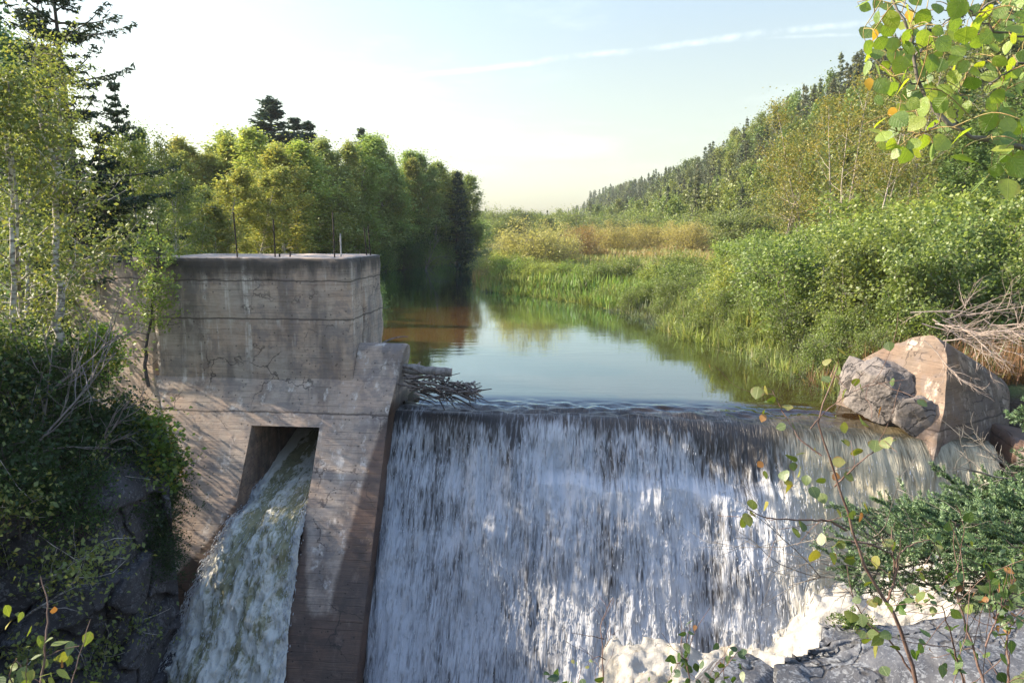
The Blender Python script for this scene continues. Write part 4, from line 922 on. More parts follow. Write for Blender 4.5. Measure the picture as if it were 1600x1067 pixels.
# ------------------------------------------------------------------ near trees on the left, above the gorge
def put_px(p, name, label, x, ytop, Yd, rz, col=None, sx=1., group=None, cat='tree', parts=('trunk', 'crown'), dz=0., tilt=None):
    X0, Y0, z0 = at_px(x, Yd); return put(p, name, label, cat, (X0, Y0, z0 + dz), top_z(ytop, Yd) - z0, rz, group, col, parts, sx, tilt)
put_px(tall_spruce[0], 'spruce_tree', 'tall dark spruce with sparse drooping boughs rising out of the frame top', 124, -150, 23, .4, (1., 1.05, 1.1))
put_px(tall_spruce[1], 'spruce_tree', 'slimmer spruce with a thin trunk close left of the tall one', 100, -20, 25, 2.2, (.95, 1, 1.1), .8)
put_px(tall_spruce[1], 'spruce_tree', 'lighter spruce behind and right of the tall dark one', 196, 128, 31, 4.1, (1.4, 1.5, 1.4), .9)
put_px(tall_spruce[1], 'spruce_tree', 'small spruce whose low boughs hang over the wing wall trees', 165, 205, 24, 1.0, (.8, .85, .9), 1.15)
G = 'broadleaf trees on the bank left of the dam'
put_px(poplar[0], 'poplar_tree', 'tall blue-green poplar in the far upper left corner', 22, -30, 30, .7, (.75, 1.05, 1.2), group=G)
put_px(poplar[2], 'poplar_tree', 'poplar between the corner poplar and the slim spruce', 48, 70, 34, 2.7, (.8, 1.05, 1.0), group=G)
put_px(nearb[0], 'birch_tree', 'leafy birch at the left frame edge below the tall poplar', 8, 130, 17, .2, (.9, .95, .85), group=G)
put_px(nearb[1], 'birch_tree', 'bright leafy birch left of the forked white trunk', 14, 140, 20.5, 1.9, (1.0, 1.05, .85), group=G)
put_px(nearb[2], 'birch_tree', 'leafy birch just right of the forked white trunk', 112, 255, 27, 3.3, (.85, .95, .85), group=G)
put_px(nearb[0], 'birch_tree', 'birch behind the wing wall left end', 150, 262, 25, 4.3, (.9, 1.0, .9), group=G)
put_px(nearb[1], 'birch_tree', 'slender birch behind the dam top left of the first bar', 215, 222, 27, 5.3, (1., 1.1, .9), group=G)
put_px(nearb[2], 'birch_tree', 'grey-green birch behind the dam top at the first bar', 256, 225, 30, .9, (1.0, 1.05, .95), .9, group=G)
put_px(poplar[1], 'poplar_tree', 'darker poplar well behind the small spruce', 232, 205, 40, 1.2, (.8, .95, .9), .8, group=G)
put_px(nearb[1], 'birch_tree', 'low birch crown over the shady shrubs at the left edge', 30, 330, 15, 4.0, (1.0, 1.05, .85), .9, group=G)
put_px(nearb[2], 'birch_tree', 'low leaning birch beside the forked white trunk', 52, 360, 15.5, 5.5, (.85, .95, .8), .8, group=G)
# the forked white birch, trunk drawn along the photographed stem at 16.5 m
def px_line(pts, d, n=24, jit=0., seed=0):
    P = np.array([at_d(x, y, d) for x, y in pts]); P = smooth_line(P, n)
    if jit: P[1:-1] += np.random.default_rng(seed).normal(0, jit, (n - 2, 3)) * np.array([.4, 1, .4])
    return P
fb = thing('birch_tree', 'white-trunked birch forking in two among the leaves on the left', 'tree', tuple(at_d(72, 660, 16.5)))
org = np.array(fb.location); mb = MB()
main = px_line([(70, 680), (80, 600), (92, 540), (96, 478), (90, 430), (88, 380), (86, 330), (92, 268), (90, 225), (96, 185), (88, 120)], 16.5, 30, .05, 1) - org
fork = px_line([(91, 272), (80, 240), (68, 210), (60, 165), (52, 110), (58, 70)], 16.3, 18, .04, 2) - org
mb.add(*tube(main, np.linspace(.125, .03, 30), 9)); mb.add(*tube(fork, np.linspace(.06, .018, 18), 7)); mb.obj('trunk', M['bark_birch'], fb, smooth=True)
rg = np.random.default_rng(9); A = []; mb = MB()
for S_, i0 in ((main, 9), (fork, 4)):
    for k in range(i0, len(S_)):
        for _ in range(2):
            B = bend(S_[k], (rg.normal(), rg.normal(), .35), rg.uniform(.5, 1.4), 5, rg, .2); mb.add(*tube(B, np.linspace(.012, .003, 6), 4)); A.append(resample(B, 8)[2:])
A = np.concatenate(A); mb.obj('branches', M['bark'], fb)
P = A[rg.integers(0, len(A), 5200)] + rg.normal(0, .13, (5200, 3)); mb = MB(); mb.add(*rhombs(P, .075, .62, rg, .5)); o = mb.obj('crown', M['leaf_birch'], fb); o.color = (1.25, 1.25, .9, 1)
tr2 = thing('birch_tree', 'thin bare pale birch stem near the left frame edge', 'tree', tuple(at_d(20, 480, 16)))
org = np.array(tr2.location); mb = MB(); mb.add(*tube(px_line([(24, 640), (18, 560), (22, 470), (20, 400), (22, 330), (14, 250), (6, 190), (4, 110)], 16, 24, .03, 5) - org, np.linspace(.075, .03, 24), 7)); mb.obj('bare_stem', M['bark_birch'], tr2, smooth=True)
# sapling on the ledge in front of the wing wall
sp = thing('birch_sapling', 'bright birch sapling growing from the ledge where wing wall meets dam', 'tree', tuple(at_d(232, 604, 20.0)))
org = np.array(sp.location); stem = px_line([(232, 604), (226, 570), (229, 530), (238, 490), (238, 455), (246, 415), (250, 385)], 20.0, 20, .02, 3) - org
mb = MB(); mb.add(*tube(stem, np.linspace(.055, .012, 20), 6)); A = []; rg = np.random.default_rng(19)
for k in range(8, 20):
    for _ in range(4):
        B = bend(stem[k], (rg.normal() * 1.2, rg.normal() * .8, .3), rg.uniform(.35, .95), 5, rg, .2, .0); mb.add(*tube(B, np.linspace(.010, .003, 6), 4)); A.append(resample(B, 9)[3:])
for k in range(3, 8):
    B = bend(stem[k], (rg.normal(), -.3, .1), .6, 5, rg, .2); mb.add(*tube(B, np.linspace(.012, .003, 6), 4))
mb.obj('trunk', M['bark_dark'], sp, smooth=True); A = np.concatenate(A); nL = 2400
mb = MB(); mb.add(*rhombs(A[rg.integers(0, len(A), nL)] + rg.normal(0, .10, (nL, 3)), .085, .65, rg, .5)); o = mb.obj('crown', M['leaf_birch'], sp); o.color = (1.1, 1.3, .9, 1)
# shady shrubs on the slope
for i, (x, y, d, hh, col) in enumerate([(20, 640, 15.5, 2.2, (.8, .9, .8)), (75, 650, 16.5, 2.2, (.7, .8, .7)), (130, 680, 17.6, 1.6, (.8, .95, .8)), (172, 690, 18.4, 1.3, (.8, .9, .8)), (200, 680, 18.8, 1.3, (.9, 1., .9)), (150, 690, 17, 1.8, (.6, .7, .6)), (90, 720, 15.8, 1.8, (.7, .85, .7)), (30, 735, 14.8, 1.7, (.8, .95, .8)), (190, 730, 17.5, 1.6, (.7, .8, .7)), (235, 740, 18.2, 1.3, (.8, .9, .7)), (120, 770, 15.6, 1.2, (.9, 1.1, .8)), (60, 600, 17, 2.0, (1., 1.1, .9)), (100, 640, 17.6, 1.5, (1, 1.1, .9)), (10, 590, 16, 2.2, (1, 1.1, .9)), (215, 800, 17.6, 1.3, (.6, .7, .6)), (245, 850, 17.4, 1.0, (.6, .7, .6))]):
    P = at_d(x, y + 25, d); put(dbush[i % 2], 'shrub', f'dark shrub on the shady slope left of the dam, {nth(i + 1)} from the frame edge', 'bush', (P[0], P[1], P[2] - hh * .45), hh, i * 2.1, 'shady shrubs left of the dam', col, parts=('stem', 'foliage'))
P = at_d(232, 745, 17.8); put(maple[0], 'maple_shrub', 'bright yellow-green maple shrub leaning against the sloped concrete edge', 'bush', (P[0], P[1], P[2] - .35), 2.0, .5, None, (1.2, 1.25, 1), parts=('stem', 'foliage'))
P = at_d(160, 560, 17.0); put(maple[0], 'maple_shrub', 'small bright maple below the wing wall among dark shrubs', 'bush', (P[0], P[1], P[2] - .5), 1.2, 2.5, None, (1.3, 1.45, 1), parts=('stem', 'foliage'))
for i, (x, y, d, L, rot, lab) in enumerate([(10, 740, 14.6, 3.2, (0, .3, .5), 'grey dead branch sweeping up from the left frame edge'), (40, 735, 15.2, 2.6, (0, .1, 1.0), 'tangle of grey dead twigs over the dark shrubs'), (120, 725, 16.2, 2.0, (.2, .3, .2), 'small grey dead twigs beside the maple shrub'), (60, 640, 15.6, 2.4, (0, .2, -.4), 'grey dead branch under the forked birch')]):
    ob = dead_branch(np.random.default_rng(320 + i), L, 8, .03, .6, 2).obj('dead_branch', M['dead']); ob.location = at_d(x, y, d); ob.rotation_euler = rot; tag(ob, lab, 'branch')
# trees left of the frame that shade the gorge
for i, (X0, Y0, hh) in enumerate([(-21, 12, 10), (-17, 9, 9.5), (-16.5, 5.5, 9)]):
    put((birch + poplar)[i % 6], 'birch_tree' if i % 6 < 3 else 'poplar_tree', f'shading tree on the bank left of the gorge, {nth(i + 1)} of the row outside the view', 'tree', (X0, Y0, gz(X0, Y0)), hh, i * 1.1, 'trees left of the gorge')

# ------------------------------------------------------------------ right bank: alders, grass, marsh
cnt = 0
al = []
for Yd, x0, x1, step, h0 in ((24.5, 1440, 1700, 110, 2.6), (27, 1370, 1720, 85, 3.2), (29.5, 1270, 1720, 80, 3.3), (32, 1215, 1720, 72, 4.0), (36, 1140, 1720, 66, 3.8), (41, 1075, 1720, 60, 4.0), (47, 1035, 1720, 56, 3.8), (55, 1120, 1700, 60, 3.6), (66, 1200, 1690, 60, 3.8)):
    for x in np.arange(x0, x1, step): al.append((x + rng.uniform(-.3, .3) * step, Yd * rng.uniform(.97, 1.03), h0))
for i, (x, Yd, h0) in enumerate(al):
    X0, Y0, z0 = at_px(x, Yd); f = sm(1000, 1500, x); h = h0 * (.56 + .70 * float(f)) * rng.uniform(.85, 1.2); rb = float(np.interp(Y0, RB[:, 0], RB[:, 1]))
    if X0 < rb + .9: continue
    cm = rng.uniform(.9, 1.5); hue = float(np.clip(rng.normal(.04, .10), -.06, .2)); cnt += 1
    put(alder[i % 4], 'alder_bush', f'leafy green alder bush on the right bank, {nth(cnt) if cnt < 80 else "eightieth"} counting from the broken pier back', 'bush', (X0, Y0, z0 - .1), h, rng.uniform(0, 6.28), 'alder bushes on the right bank', (cm * (1.08 + hue), cm, cm * (.9 - hue)), parts=('stem', 'foliage'), sx=rng.uniform(.95, 1.2))
# tall thin-crowned birches standing over them
for i, (x, y, Yd, k, col, lab) in enumerate([(1395, 62, 44, 0, (1.0, .92, .9), 'tallest pale-stemmed birch on the right bank, its top thin and bare'), (1318, 120, 46, 2, (1.25, 1.0, .7), 'several-stemmed yellowing birch left of the tallest right bank birch'), (1268, 150, 50, 1, (1.2, 1.0, .75), 'two-stemmed yellowing birch at the left of the tall group'), (1232, 210, 52, 1, (1.15, 1.05, .8), 'lowest yellowing birch at the group edge against the hill'), (1350, 150, 40, 1, (1.15, .98, .75), 'yellowing birch leaning before the tallest right bank birch'), (1452, 120, 47, 0, (.95, 1.0, .9), 'greener thin birch right of the tallest one')]):
    put_px(sparse[k], 'birch_tree', lab, x, y, Yd, i * 1.9, col, .95, 'tall birches on the right bank')
for i, (x, y, Yd) in enumerate([(1520, 130, 48), (1585, 110, 52), (1640, 90, 46), (1480, 190, 42), (1560, 215, 38)]):
    put_px(poplar[i % 3], 'poplar_tree', f'green poplar behind the hanging aspen branch, {nth(i + 1)} of its row', x, y, Yd, i * 1.3, (.9, 1.05, .9), 1., 'poplars behind the aspen branch')
# golden willows and other marsh shrubs
for i, (x, Yd, h, sx, col, lab) in enumerate([(832, 62, 3.1, 1.15, (.98, 1.1, 1.15), 'largest golden willow clump at the water corner of the marsh'), (800, 66, 2.5, 1.0, (.98, 1.1, 1.15), 'golden-green willow at the left tip of the marsh'), (866, 66, 2.9, 1.0, (.98, 1.1, 1.15), 'golden willow joined to the right of the largest clump'), (908, 78, 2.9, .95, (.75, .62, .7), 'rounded brownish willow standing alone behind the largest clump'),
                                              (962, 92, 3.0, 1.1, (.92, .95, .95), 'tawny willow beyond the reeds, left one of a far row'), (1003, 98, 2.9, 1.2, (.92, .95, .95), 'tawny willow beyond the reeds, second of a far row'), (1040, 96, 2.9, 1.1, (.92, .95, .95), 'tawny willow beyond the reeds, third of a far row'), (1075, 88, 3.0, 1.2, (.92, .95, .95), 'tawny willow beyond the reeds, next to the alders'), (930, 112, 2.8, 1.2, (.92, .95, .95), 'small tawny willow far behind the rounded brownish one')]):
    X0, Y0, z0 = at_px(x, Yd); put(willow[i % 2], 'willow_bush', lab, 'bush', (X0, Y0, z0 - .1), h * 1.22, i * 1.4, 'willow bushes in the marsh', col, parts=('stem', 'foliage'), sx=sx)
for i, (x, Yd, h) in enumerate([(779, 61, 1.7), (795, 58.5, 1.9), (815, 57, 1.8), (838, 56, 1.6), (862, 55, 1.5), (888, 54, 1.6), (915, 52, 1.5), (945, 50, 1.6), (768, 68, 1.8), (800, 62, 2.1)]):
    X0, Y0, z0 = at_px(x, Yd); put((bush + willow)[i % 5], 'bush', f'yellow-green bush at the water edge of the marsh, {nth(i + 1)} from its left tip', 'bush', (X0, Y0, max(z0, -.1) - .1), h, i * 1.9, 'bushes at the tip of the marsh', (1.15, 1.2, .8) if i % 5 < 3 else (.75, 1.05, .7), parts=('stem', 'foliage'), sx=1.3)
cnt = 0
for i, (x, Yd, h) in enumerate([(770, 78, 2.0), (762, 88, 2.4), (778, 98, 2.8), (800, 108, 3.4), (835, 118, 3.6), (870, 122, 4.2), (905, 130, 4.5), (935, 118, 4.8), (950, 126, 5.0), (985, 128, 4.4), (1020, 122, 4.2), (1055, 118, 4.6), (1090, 112, 5.0), (1120, 100, 5.2), (1150, 92, 5.4), (1180, 86, 5.5), (1105, 130, 6), (1060, 140, 5.5), (1010, 150, 6), (960, 155, 6), (900, 160, 6), (850, 165, 5.5), (800, 150, 4.6), (775, 135, 4.2), (755, 125, 3.6), (1150, 120, 6.5), (1200, 110, 7), (1235, 95, 6.5), (820, 200, 7), (870, 215, 7.5), (930, 205, 8), (985, 195, 8), (1040, 180, 8), (780, 190, 6)]):
    X0, Y0, z0 = at_px(x, Yd); cnt += 1; cm = rng.uniform(.8, 1.15)
    put((alder + bush)[i % 7], 'marsh_shrub', f'grey-green shrub at the back of the marsh, {nth(cnt)} of the belt below the hill', 'bush', (X0, Y0, z0 - .1), h, i * 1.1, 'shrubs at the back of the marsh', (cm * 1.12, cm * 1.0, cm * 1.1), parts=('stem', 'foliage'), sx=1.25)
# undergrowth along the right waterline
cnt = 0
for Yd in (23.5, 25, 27, 29.2, 31, 33.5, 36.5, 40, 43, 46, 49):
    rb = float(np.interp(Yd, RB[:, 0], RB[:, 1]))
    for off in (.15, .9, 2.2, 3.9):
        cnt += 1; X0 = rb + off + rng.uniform(-.3, .5); Y0 = Yd + rng.uniform(-.6, .6) + off * .2; cm = rng.uniform(.85, 1.25)
        put(bush[cnt % 3], 'bush', f'low bright bush on the right waterline, {nth(cnt)} counting from the broken pier upstream', 'bush', (X0, Y0, gz(X0, Y0) - .12), rng.uniform(.9, 1.5) + off * .22, rng.uniform(0, 6), 'low bushes on the right waterline', (cm * 1.05, cm, cm * .85), parts=('stem', 'foliage'))

def blades(X0, Y0, h, wd, rng, lean=.35, zoff=-.1, az=None):
    n = len(X0); z = ground_z(X0, Y0); P = np.stack([X0, Y0, np.maximum(z, -.5) + zoff], 1); az = rng.uniform(0, 6.28, n) if az is None else az; ln = np.abs(rng.normal(0, lean, n))
    H = np.stack([np.cos(az), np.sin(az), 0 * az], 1); S = np.stack([-np.sin(az), np.cos(az), 0 * az], 1) * (wd * rng.uniform(.6, 1.3, n))[:, None]; h = np.broadcast_to(h, (n,)) * rng.uniform(.55, 1.15, n)
    m = P + H * (ln * h * .35)[:, None]; m[:, 2] += h * .6; t_ = P + H * (ln * h)[:, None]; t_[:, 2] += h * (1 - .3 * np.minimum(ln, 1))
    V = np.stack([P - S, P + S, m + S * .8, m - S * .8, t_ + S * .12, t_ - S * .12], 1).reshape(-1, 3); i = np.arange(n) * 6
    F = np.concatenate([np.stack([i, i + 1, i + 2, i + 3], 1), np.stack([i + 3, i + 2, i + 4, i + 5], 1)]); return V, F
def stuff(mb, name, mat, label, cat, tint=None):
    o = mb.obj(name, mat, attrs={'tint': tint} if tint is not None else None); o['kind'] = 'stuff'; tag(o, label, cat); return o
rg = np.random.default_rng(55)
# bank grass
nt, nb = 1500, 22; n = nt * nb; Yc = 20.5 + 36 * rg.random(nt) ** 1.25; Xc = np.interp(Yc, RB[:, 0], RB[:, 1]) + rg.gamma(1.7, 1.0, nt) - 1.0
Xc, Yc = np.repeat(Xc, nb), np.repeat(Yc, nb); az_g = rg.uniform(0, 6.28, n); rad_g = np.abs(rg.normal(0, .16, n)); Xg = Xc + np.cos(az_g) * rad_g; Yg = Yc + np.sin(az_g) * rad_g
pat = fbm(np.stack([Xc * .55, Yc * .55, 0 * Xg], 1), 71, 3); hg = (.45 + 1.0 * pat) * np.repeat(rg.uniform(.6, 1.3, nt), nb)
mb = MB(); V, F = blades(Xg, Yg, hg, .016 + .0006 * Yg, rg, .6, az=az_g); mb.add(V, F)
tn = np.repeat(np.stack([lerp(.55, 1.25, sm(.3, .6, pat)), lerp(.55, 1.2, sm(.3, .6, pat)), lerp(.8, .75, pat)], 1) * np.repeat(lerp(.65, 1.35, rg.random((nt, 1))), nb, 0), 6, 0)
stuff(mb, 'bank_grass', M['grass'], 'tall pale green grass growing along the right bank of the pool', 'grass', tn)
# marsh reeds
n = 45000; Yg = 44 + 80 * rg.random(n) ** 1.3; rbv = np.interp(Yg, RB[:, 0], RB[:, 1]); Xg = rbv + rg.random(n) ** 1.3 * 26 - .7
pat = fbm(np.stack([Xg * .16, Yg * .12, 0 * Xg], 1), 73, 3); edge_g = sm(7, 1, Xg - rbv) * sm(66, 50, Yg)
mb = MB(); V, F = blades(Xg, Yg, lerp(1.35, 1.0, edge_g) + .5 * pat, .03 + .0007 * Yg, rg, .22); mb.add(V, F)
gcol = np.array([[.85, 1.45, .75]]); rcol = np.array([[1.5, 1.35, 1.3]]); mixv = np.clip(edge_g + sm(.50, .36, pat) * .6, 0, 1)[:, None]
tn = np.repeat(lerp(rcol, gcol, mixv) * lerp(.8, 1.2, rg.random((n, 1))), 6, 0)
stuff(mb, 'marsh_reeds', M['reed'], 'tawny and green reeds and sedges filling the marsh behind the pool', 'reeds', tn)
# dry weeds around the broken pier
n = 5200; Xg = rg.uniform(9.6, 16, n); Yg = rg.uniform(20.2, 24, n); mb = MB(); V, F = blades(Xg, Yg, .7 + .7 * rg.random(n), .012, rg, .5); mb.add(V, F)
stuff(mb, 'dry_weeds', M['reed'], 'reddish dry weeds behind the broken pier', 'weeds', np.repeat(np.array([[1.1, .72, .75]]) * lerp(.7, 1.2, rg.random((n, 1))), 6, 0))
# undergrowth on the left slope and the floor of the left wood
n = 26000; Xg = rg.uniform(-22, -8.2, n); Yg = rg.uniform(10, 24, n); z = ground_z(Xg, Yg); k = z > -5.5; u_, w_ = to_loc(Xg, Yg); k &= (u_ < -6.2 - .2 * w_) & ((w_ < .1) | (w_ > 3.6)); Xg, Yg, z = Xg[k], Yg[k], z[k]
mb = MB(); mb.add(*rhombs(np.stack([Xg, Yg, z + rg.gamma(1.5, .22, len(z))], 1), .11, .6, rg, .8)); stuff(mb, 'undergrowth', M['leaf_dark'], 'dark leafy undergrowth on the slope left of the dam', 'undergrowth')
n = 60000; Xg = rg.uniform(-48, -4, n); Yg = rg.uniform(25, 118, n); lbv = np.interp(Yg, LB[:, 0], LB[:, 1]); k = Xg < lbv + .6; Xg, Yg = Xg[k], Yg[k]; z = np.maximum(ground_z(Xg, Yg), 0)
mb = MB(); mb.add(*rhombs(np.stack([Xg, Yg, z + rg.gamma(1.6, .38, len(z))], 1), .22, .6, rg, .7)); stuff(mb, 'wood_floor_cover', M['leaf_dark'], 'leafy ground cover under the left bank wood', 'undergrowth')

# ------------------------------------------------------------------ forested hill
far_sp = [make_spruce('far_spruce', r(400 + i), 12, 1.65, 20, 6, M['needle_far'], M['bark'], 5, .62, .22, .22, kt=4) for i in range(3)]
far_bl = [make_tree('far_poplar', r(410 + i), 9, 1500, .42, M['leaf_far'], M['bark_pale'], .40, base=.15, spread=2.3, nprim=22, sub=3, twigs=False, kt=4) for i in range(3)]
def merge_trees(p):
    """trunk and crown of a distant tree as one mesh with two materials"""
    out = MB()
    for k, mi in (('trunk', 1), ('crown', 0)):
        me = p[k]; V = np.zeros(len(me.vertices) * 3, np.float32); me.vertices.foreach_get('co', V)
        lp = np.zeros(len(me.loops), np.int32); me.loops.foreach_get('vertex_index', lp); out.add(V.reshape(-1, 3), lp.reshape(-1, 4), mi)
    return out
far_sp_m = []; far_bl_m = []
for p in far_sp: m_ = merge_trees(p); far_sp_m.append((m_.mesh('far_spruce', [M['needle_far'], M['bark']]), np.concatenate(m_.V)))
for p in far_bl: m_ = merge_trees(p); far_bl_m.append((m_.mesh('far_poplar', [M['leaf_far'], M['bark_pale']]), np.concatenate(m_.V)))
rg = np.random.default_rng(91); pts = []
yy = 62.
while yy < 760:
    st = 2.6 + yy * .009
    for xx in np.arange(22, 130, st):
        x_, y_ = xx + rg.uniform(-.5, .5) * st, yy + rg.uniform(-.5, .5) * st
        xf = np.interp(y_, [0, 60, 100, 150, 350, 600, 720, 900], [26, 28, 32, 36, 36, 26, 20, 0]) - (6 if y_ > 110 else -4); xr = np.interp(y_, [0, 60, 100, 150, 350, 600, 720, 900], [66, 64, 66, 72, 92, 68, 50, 40])
        if x_ < xf or x_ > xr + 4 or x_ / y_ > .80 or x_ / y_ < -.2: continue
        pts.append((x_, y_))
    yy += st * .95
# the wood that closes the valley
for _ in range(520):
    y_ = rg.uniform(215, 420); x_ = y_ * rg.uniform(-.055, .16); pts.append((x_, y_))
pts = np.array(sorted(pts, key=lambda p: p[1])); zz = ground_z(pts[:, 0], pts[:, 1])
kindn = fbm(np.stack([pts[:, 0] * .045, pts[:, 1] * .03, 0 * zz], 1), 95, 3) + rg.normal(0, .06, len(pts)) - .10 * sm(14, 2, zz) * -1
isbl = kindn > .565
isbl |= (zz < 3.5) & (rg.random(len(pts)) < .7)
nsp = nbl = 0; rest_sp, rest_bl = [], []
for i in range(len(pts)):
    x_, y_ = pts[i]; h = rg.uniform(7, 12.5) if not isbl[i] else rg.uniform(6.5, 10.5)
    if y_ > 215 and x_ / y_ < .10: h *= .62
    if isbl[i]:
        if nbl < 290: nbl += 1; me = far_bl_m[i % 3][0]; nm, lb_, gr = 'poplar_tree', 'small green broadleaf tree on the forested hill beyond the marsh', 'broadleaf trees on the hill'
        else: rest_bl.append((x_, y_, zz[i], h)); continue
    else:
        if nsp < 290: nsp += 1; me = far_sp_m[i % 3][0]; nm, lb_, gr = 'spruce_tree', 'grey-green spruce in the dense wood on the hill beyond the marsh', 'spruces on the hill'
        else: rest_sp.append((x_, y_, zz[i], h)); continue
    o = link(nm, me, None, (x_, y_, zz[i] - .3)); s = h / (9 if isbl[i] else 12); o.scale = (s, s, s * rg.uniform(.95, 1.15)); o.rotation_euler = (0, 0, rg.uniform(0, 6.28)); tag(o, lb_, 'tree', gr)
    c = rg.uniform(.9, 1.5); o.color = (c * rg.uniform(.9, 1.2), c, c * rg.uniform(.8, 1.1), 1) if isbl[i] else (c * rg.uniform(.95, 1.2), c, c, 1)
def wood_mass(rest, protos, nm, label, h0, base, cut):
    mb = MB(); tints = []
    for k, (x_, y_, z_, h) in enumerate(rest):
        V = protos[k % 3][1]; nV = len(V) // 4 * 4; V = V[V.shape[0] % 4:]; Q4 = V.reshape(-1, 4, 3)
        Q4 = Q4[cut:]; Q4 = Q4[::2] if y_ > 260 else Q4; a = rg.uniform(0, 6.28); ca, sa = math.cos(a), math.sin(a); s = h / h0
        P = Q4.reshape(-1, 3) * s * (1, 1, 1.05)
        if y_ > 260:
            cc = P.reshape(-1, 4, 3).mean(1, keepdims=True); P = (cc + (P.reshape(-1, 4, 3) - cc) * 1.35).reshape(-1, 3)
        P = np.stack([P[:, 0] * ca - P[:, 1] * sa + x_, P[:, 0] * sa + P[:, 1] * ca + y_, P[:, 2] + z_ - .3], 1)
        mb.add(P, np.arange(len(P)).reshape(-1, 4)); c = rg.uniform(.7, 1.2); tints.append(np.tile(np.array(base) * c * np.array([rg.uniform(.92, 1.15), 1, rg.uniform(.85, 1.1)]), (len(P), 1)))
    return stuff(mb, nm, M['wood_far'], label, 'forest', np.concatenate(tints))
far_sp_m = [(a, V[-(len(V) - len(far_sp[i]['trunk'].vertices)):]) for i, (a, V) in enumerate(far_sp_m)]
far_bl_m = [(a, V[-(len(V) - len(far_bl[i]['trunk'].vertices)):]) for i, (a, V) in enumerate(far_bl_m)]
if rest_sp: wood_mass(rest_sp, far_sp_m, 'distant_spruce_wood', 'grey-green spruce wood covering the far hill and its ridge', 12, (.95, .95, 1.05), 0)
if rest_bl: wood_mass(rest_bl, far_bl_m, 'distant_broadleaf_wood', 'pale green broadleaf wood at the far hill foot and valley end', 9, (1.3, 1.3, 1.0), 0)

# ------------------------------------------------------------------ drift wood against the pier
lg = thing('log', 'thick grey log lying against the pier above the stick pile', 'log', tuple(at_d(664, 576, 20.6)))
mb = MB(); P = bend((-.7, .1, .0), (1, -.1, -.10), 1.45, 8, np.random.default_rng(2), .03); mb.add(*tube(P, .14 * (1 + .12 * np.random.default_rng(4).normal(0, 1, 9)), 10)); mb.obj('trunk', M['dead'], lg, smooth=True)
mb = MB(); mb.add(*tube([P[-1], P[-1] + (P[-1] - P[-2]) * .04], [.14, .02], 10)); mb.obj('cut_end', M['dead_tan'], lg)
rg = np.random.default_rng(37)
for i in range(105):
    s = rg.random() ** .8; x = lerp(648, 745, s) + rg.normal(0, 6); y = lerp(602, 613, s) + rg.normal(0, lerp(12, 3, s)); d = 20.0 + rg.uniform(-.5, .5)
    P0 = at_d(x, y, d); P0[2] = max(P0[2], -.06); a = rg.normal(-.35, .6); L = rg.uniform(.4, 1.3) * lerp(1.1, .8, s)
    B = bend(-np.array([math.cos(a), math.sin(a), -.1]) * L / 2, (math.cos(a), math.sin(a), rg.normal(-.15, .18)), L, 7, rg, .09)
    mb = MB(); mb.add(*tube(B, np.linspace(.032, .012, 8) * rg.uniform(.6, 1.3), 5))
    if rg.random() < .5: k = rg.integers(2, 6); mb.add(*tube(bend(B[k], rg.normal(0, 1, 3), L * .3, 4, rg, .1), np.linspace(.012, .005, 5), 4))
    o = mb.obj('stick', M['debris'] if rg.random() < .85 else M['dead'], smooth=True); o.location = P0; tag(o, 'dark drift stick in the pile washed against the pier', 'stick', 'drift sticks piled against the pier')
mb = MB(); B = smooth_line([at_d(x, y, 21.2) for x, y in ((598, 536), (612, 529), (626, 526), (637, 526))], 10); mb.add(*tube(B, np.linspace(.03, .015, 10), 6)); o = mb.obj('stick', M['dead'], smooth=True); tag(o, 'lone pale stick poking over the water behind the pier top', 'stick')
# dead brush heaped over the broken pier
for i in range(16):
    rg = np.random.default_rng(500 + i); x = rg.uniform(1455, 1590); y = rg.uniform(492, 540); d = rg.uniform(18.6, 20.2)
    ob = dead_branch(rg, rg.uniform(1.2, 2.2), 8, .018, rg.uniform(-.15, .2), 2).obj('dead_branch', M['dead_tan']); ob.location = at_d(x, y + 10, d) + np.array([-.6, 0, .25]); ob.rotation_euler = (rg.uniform(-.3, .3), rg.uniform(.1, .5), rg.uniform(-.9, .3)); tag(ob, 'bare tan dead branch in the brush heap on the broken pier', 'branch', 'dead branches heaped on the broken pier')

# ------------------------------------------------------------------ foreground: hanging aspen branch
asp = thing('aspen_tree', 'aspen branch with round bright yellow-green leaves hanging into the upper right', 'tree', tuple(at_d(1640, 240, 1.5)))
org = np.array(asp.location); rg = np.random.default_rng(61)
lines = [([(1700, 262), (1620, 236), (1570, 226), (1520, 212), (1490, 200), (1460, 176), (1446, 158), (1436, 130), (1430, 90), (1420, 50), (1405, 20), (1390, -20)], .0062, .0024, 1.5),
         ([(1468, 188), (1455, 200), (1440, 208), (1415, 210)], .0022, .001, 1.48), ([(1490, 200), (1498, 170), (1500, 140)], .002, .001, 1.5), ([(1660, 90), (1590, 100), (1570, 115), (1550, 132)], .003, .0014, 1.4),
         ([(1680, 40), (1600, 60), (1560, 50), (1530, 30), (1500, -10)], .003, .0014, 1.45), ([(1430, 90), (1455, 60), (1480, 30), (1500, 0)], .0022, .001, 1.52), ([(1436, 130), (1415, 132), (1400, 135)], .0016, .0008, 1.5), ([(1650, -10), (1580, -8), (1540, 10), (1500, 25), (1470, 15)], .003, .001, 1.6)]
mb = MB(); bp_pts = []
for pts_, ra, rb_, d in lines:
    Pl = px_line(pts_, d, 26, .006, len(pts_)) - org; mb.add(*tube(Pl, np.linspace(ra, rb_, 26) * (1 + .12 * rg.normal(0, 1, 26)), 8)); bp_pts.append(Pl)
mb_branch = mb; bp_all = np.concatenate(bp_pts)
lp = []
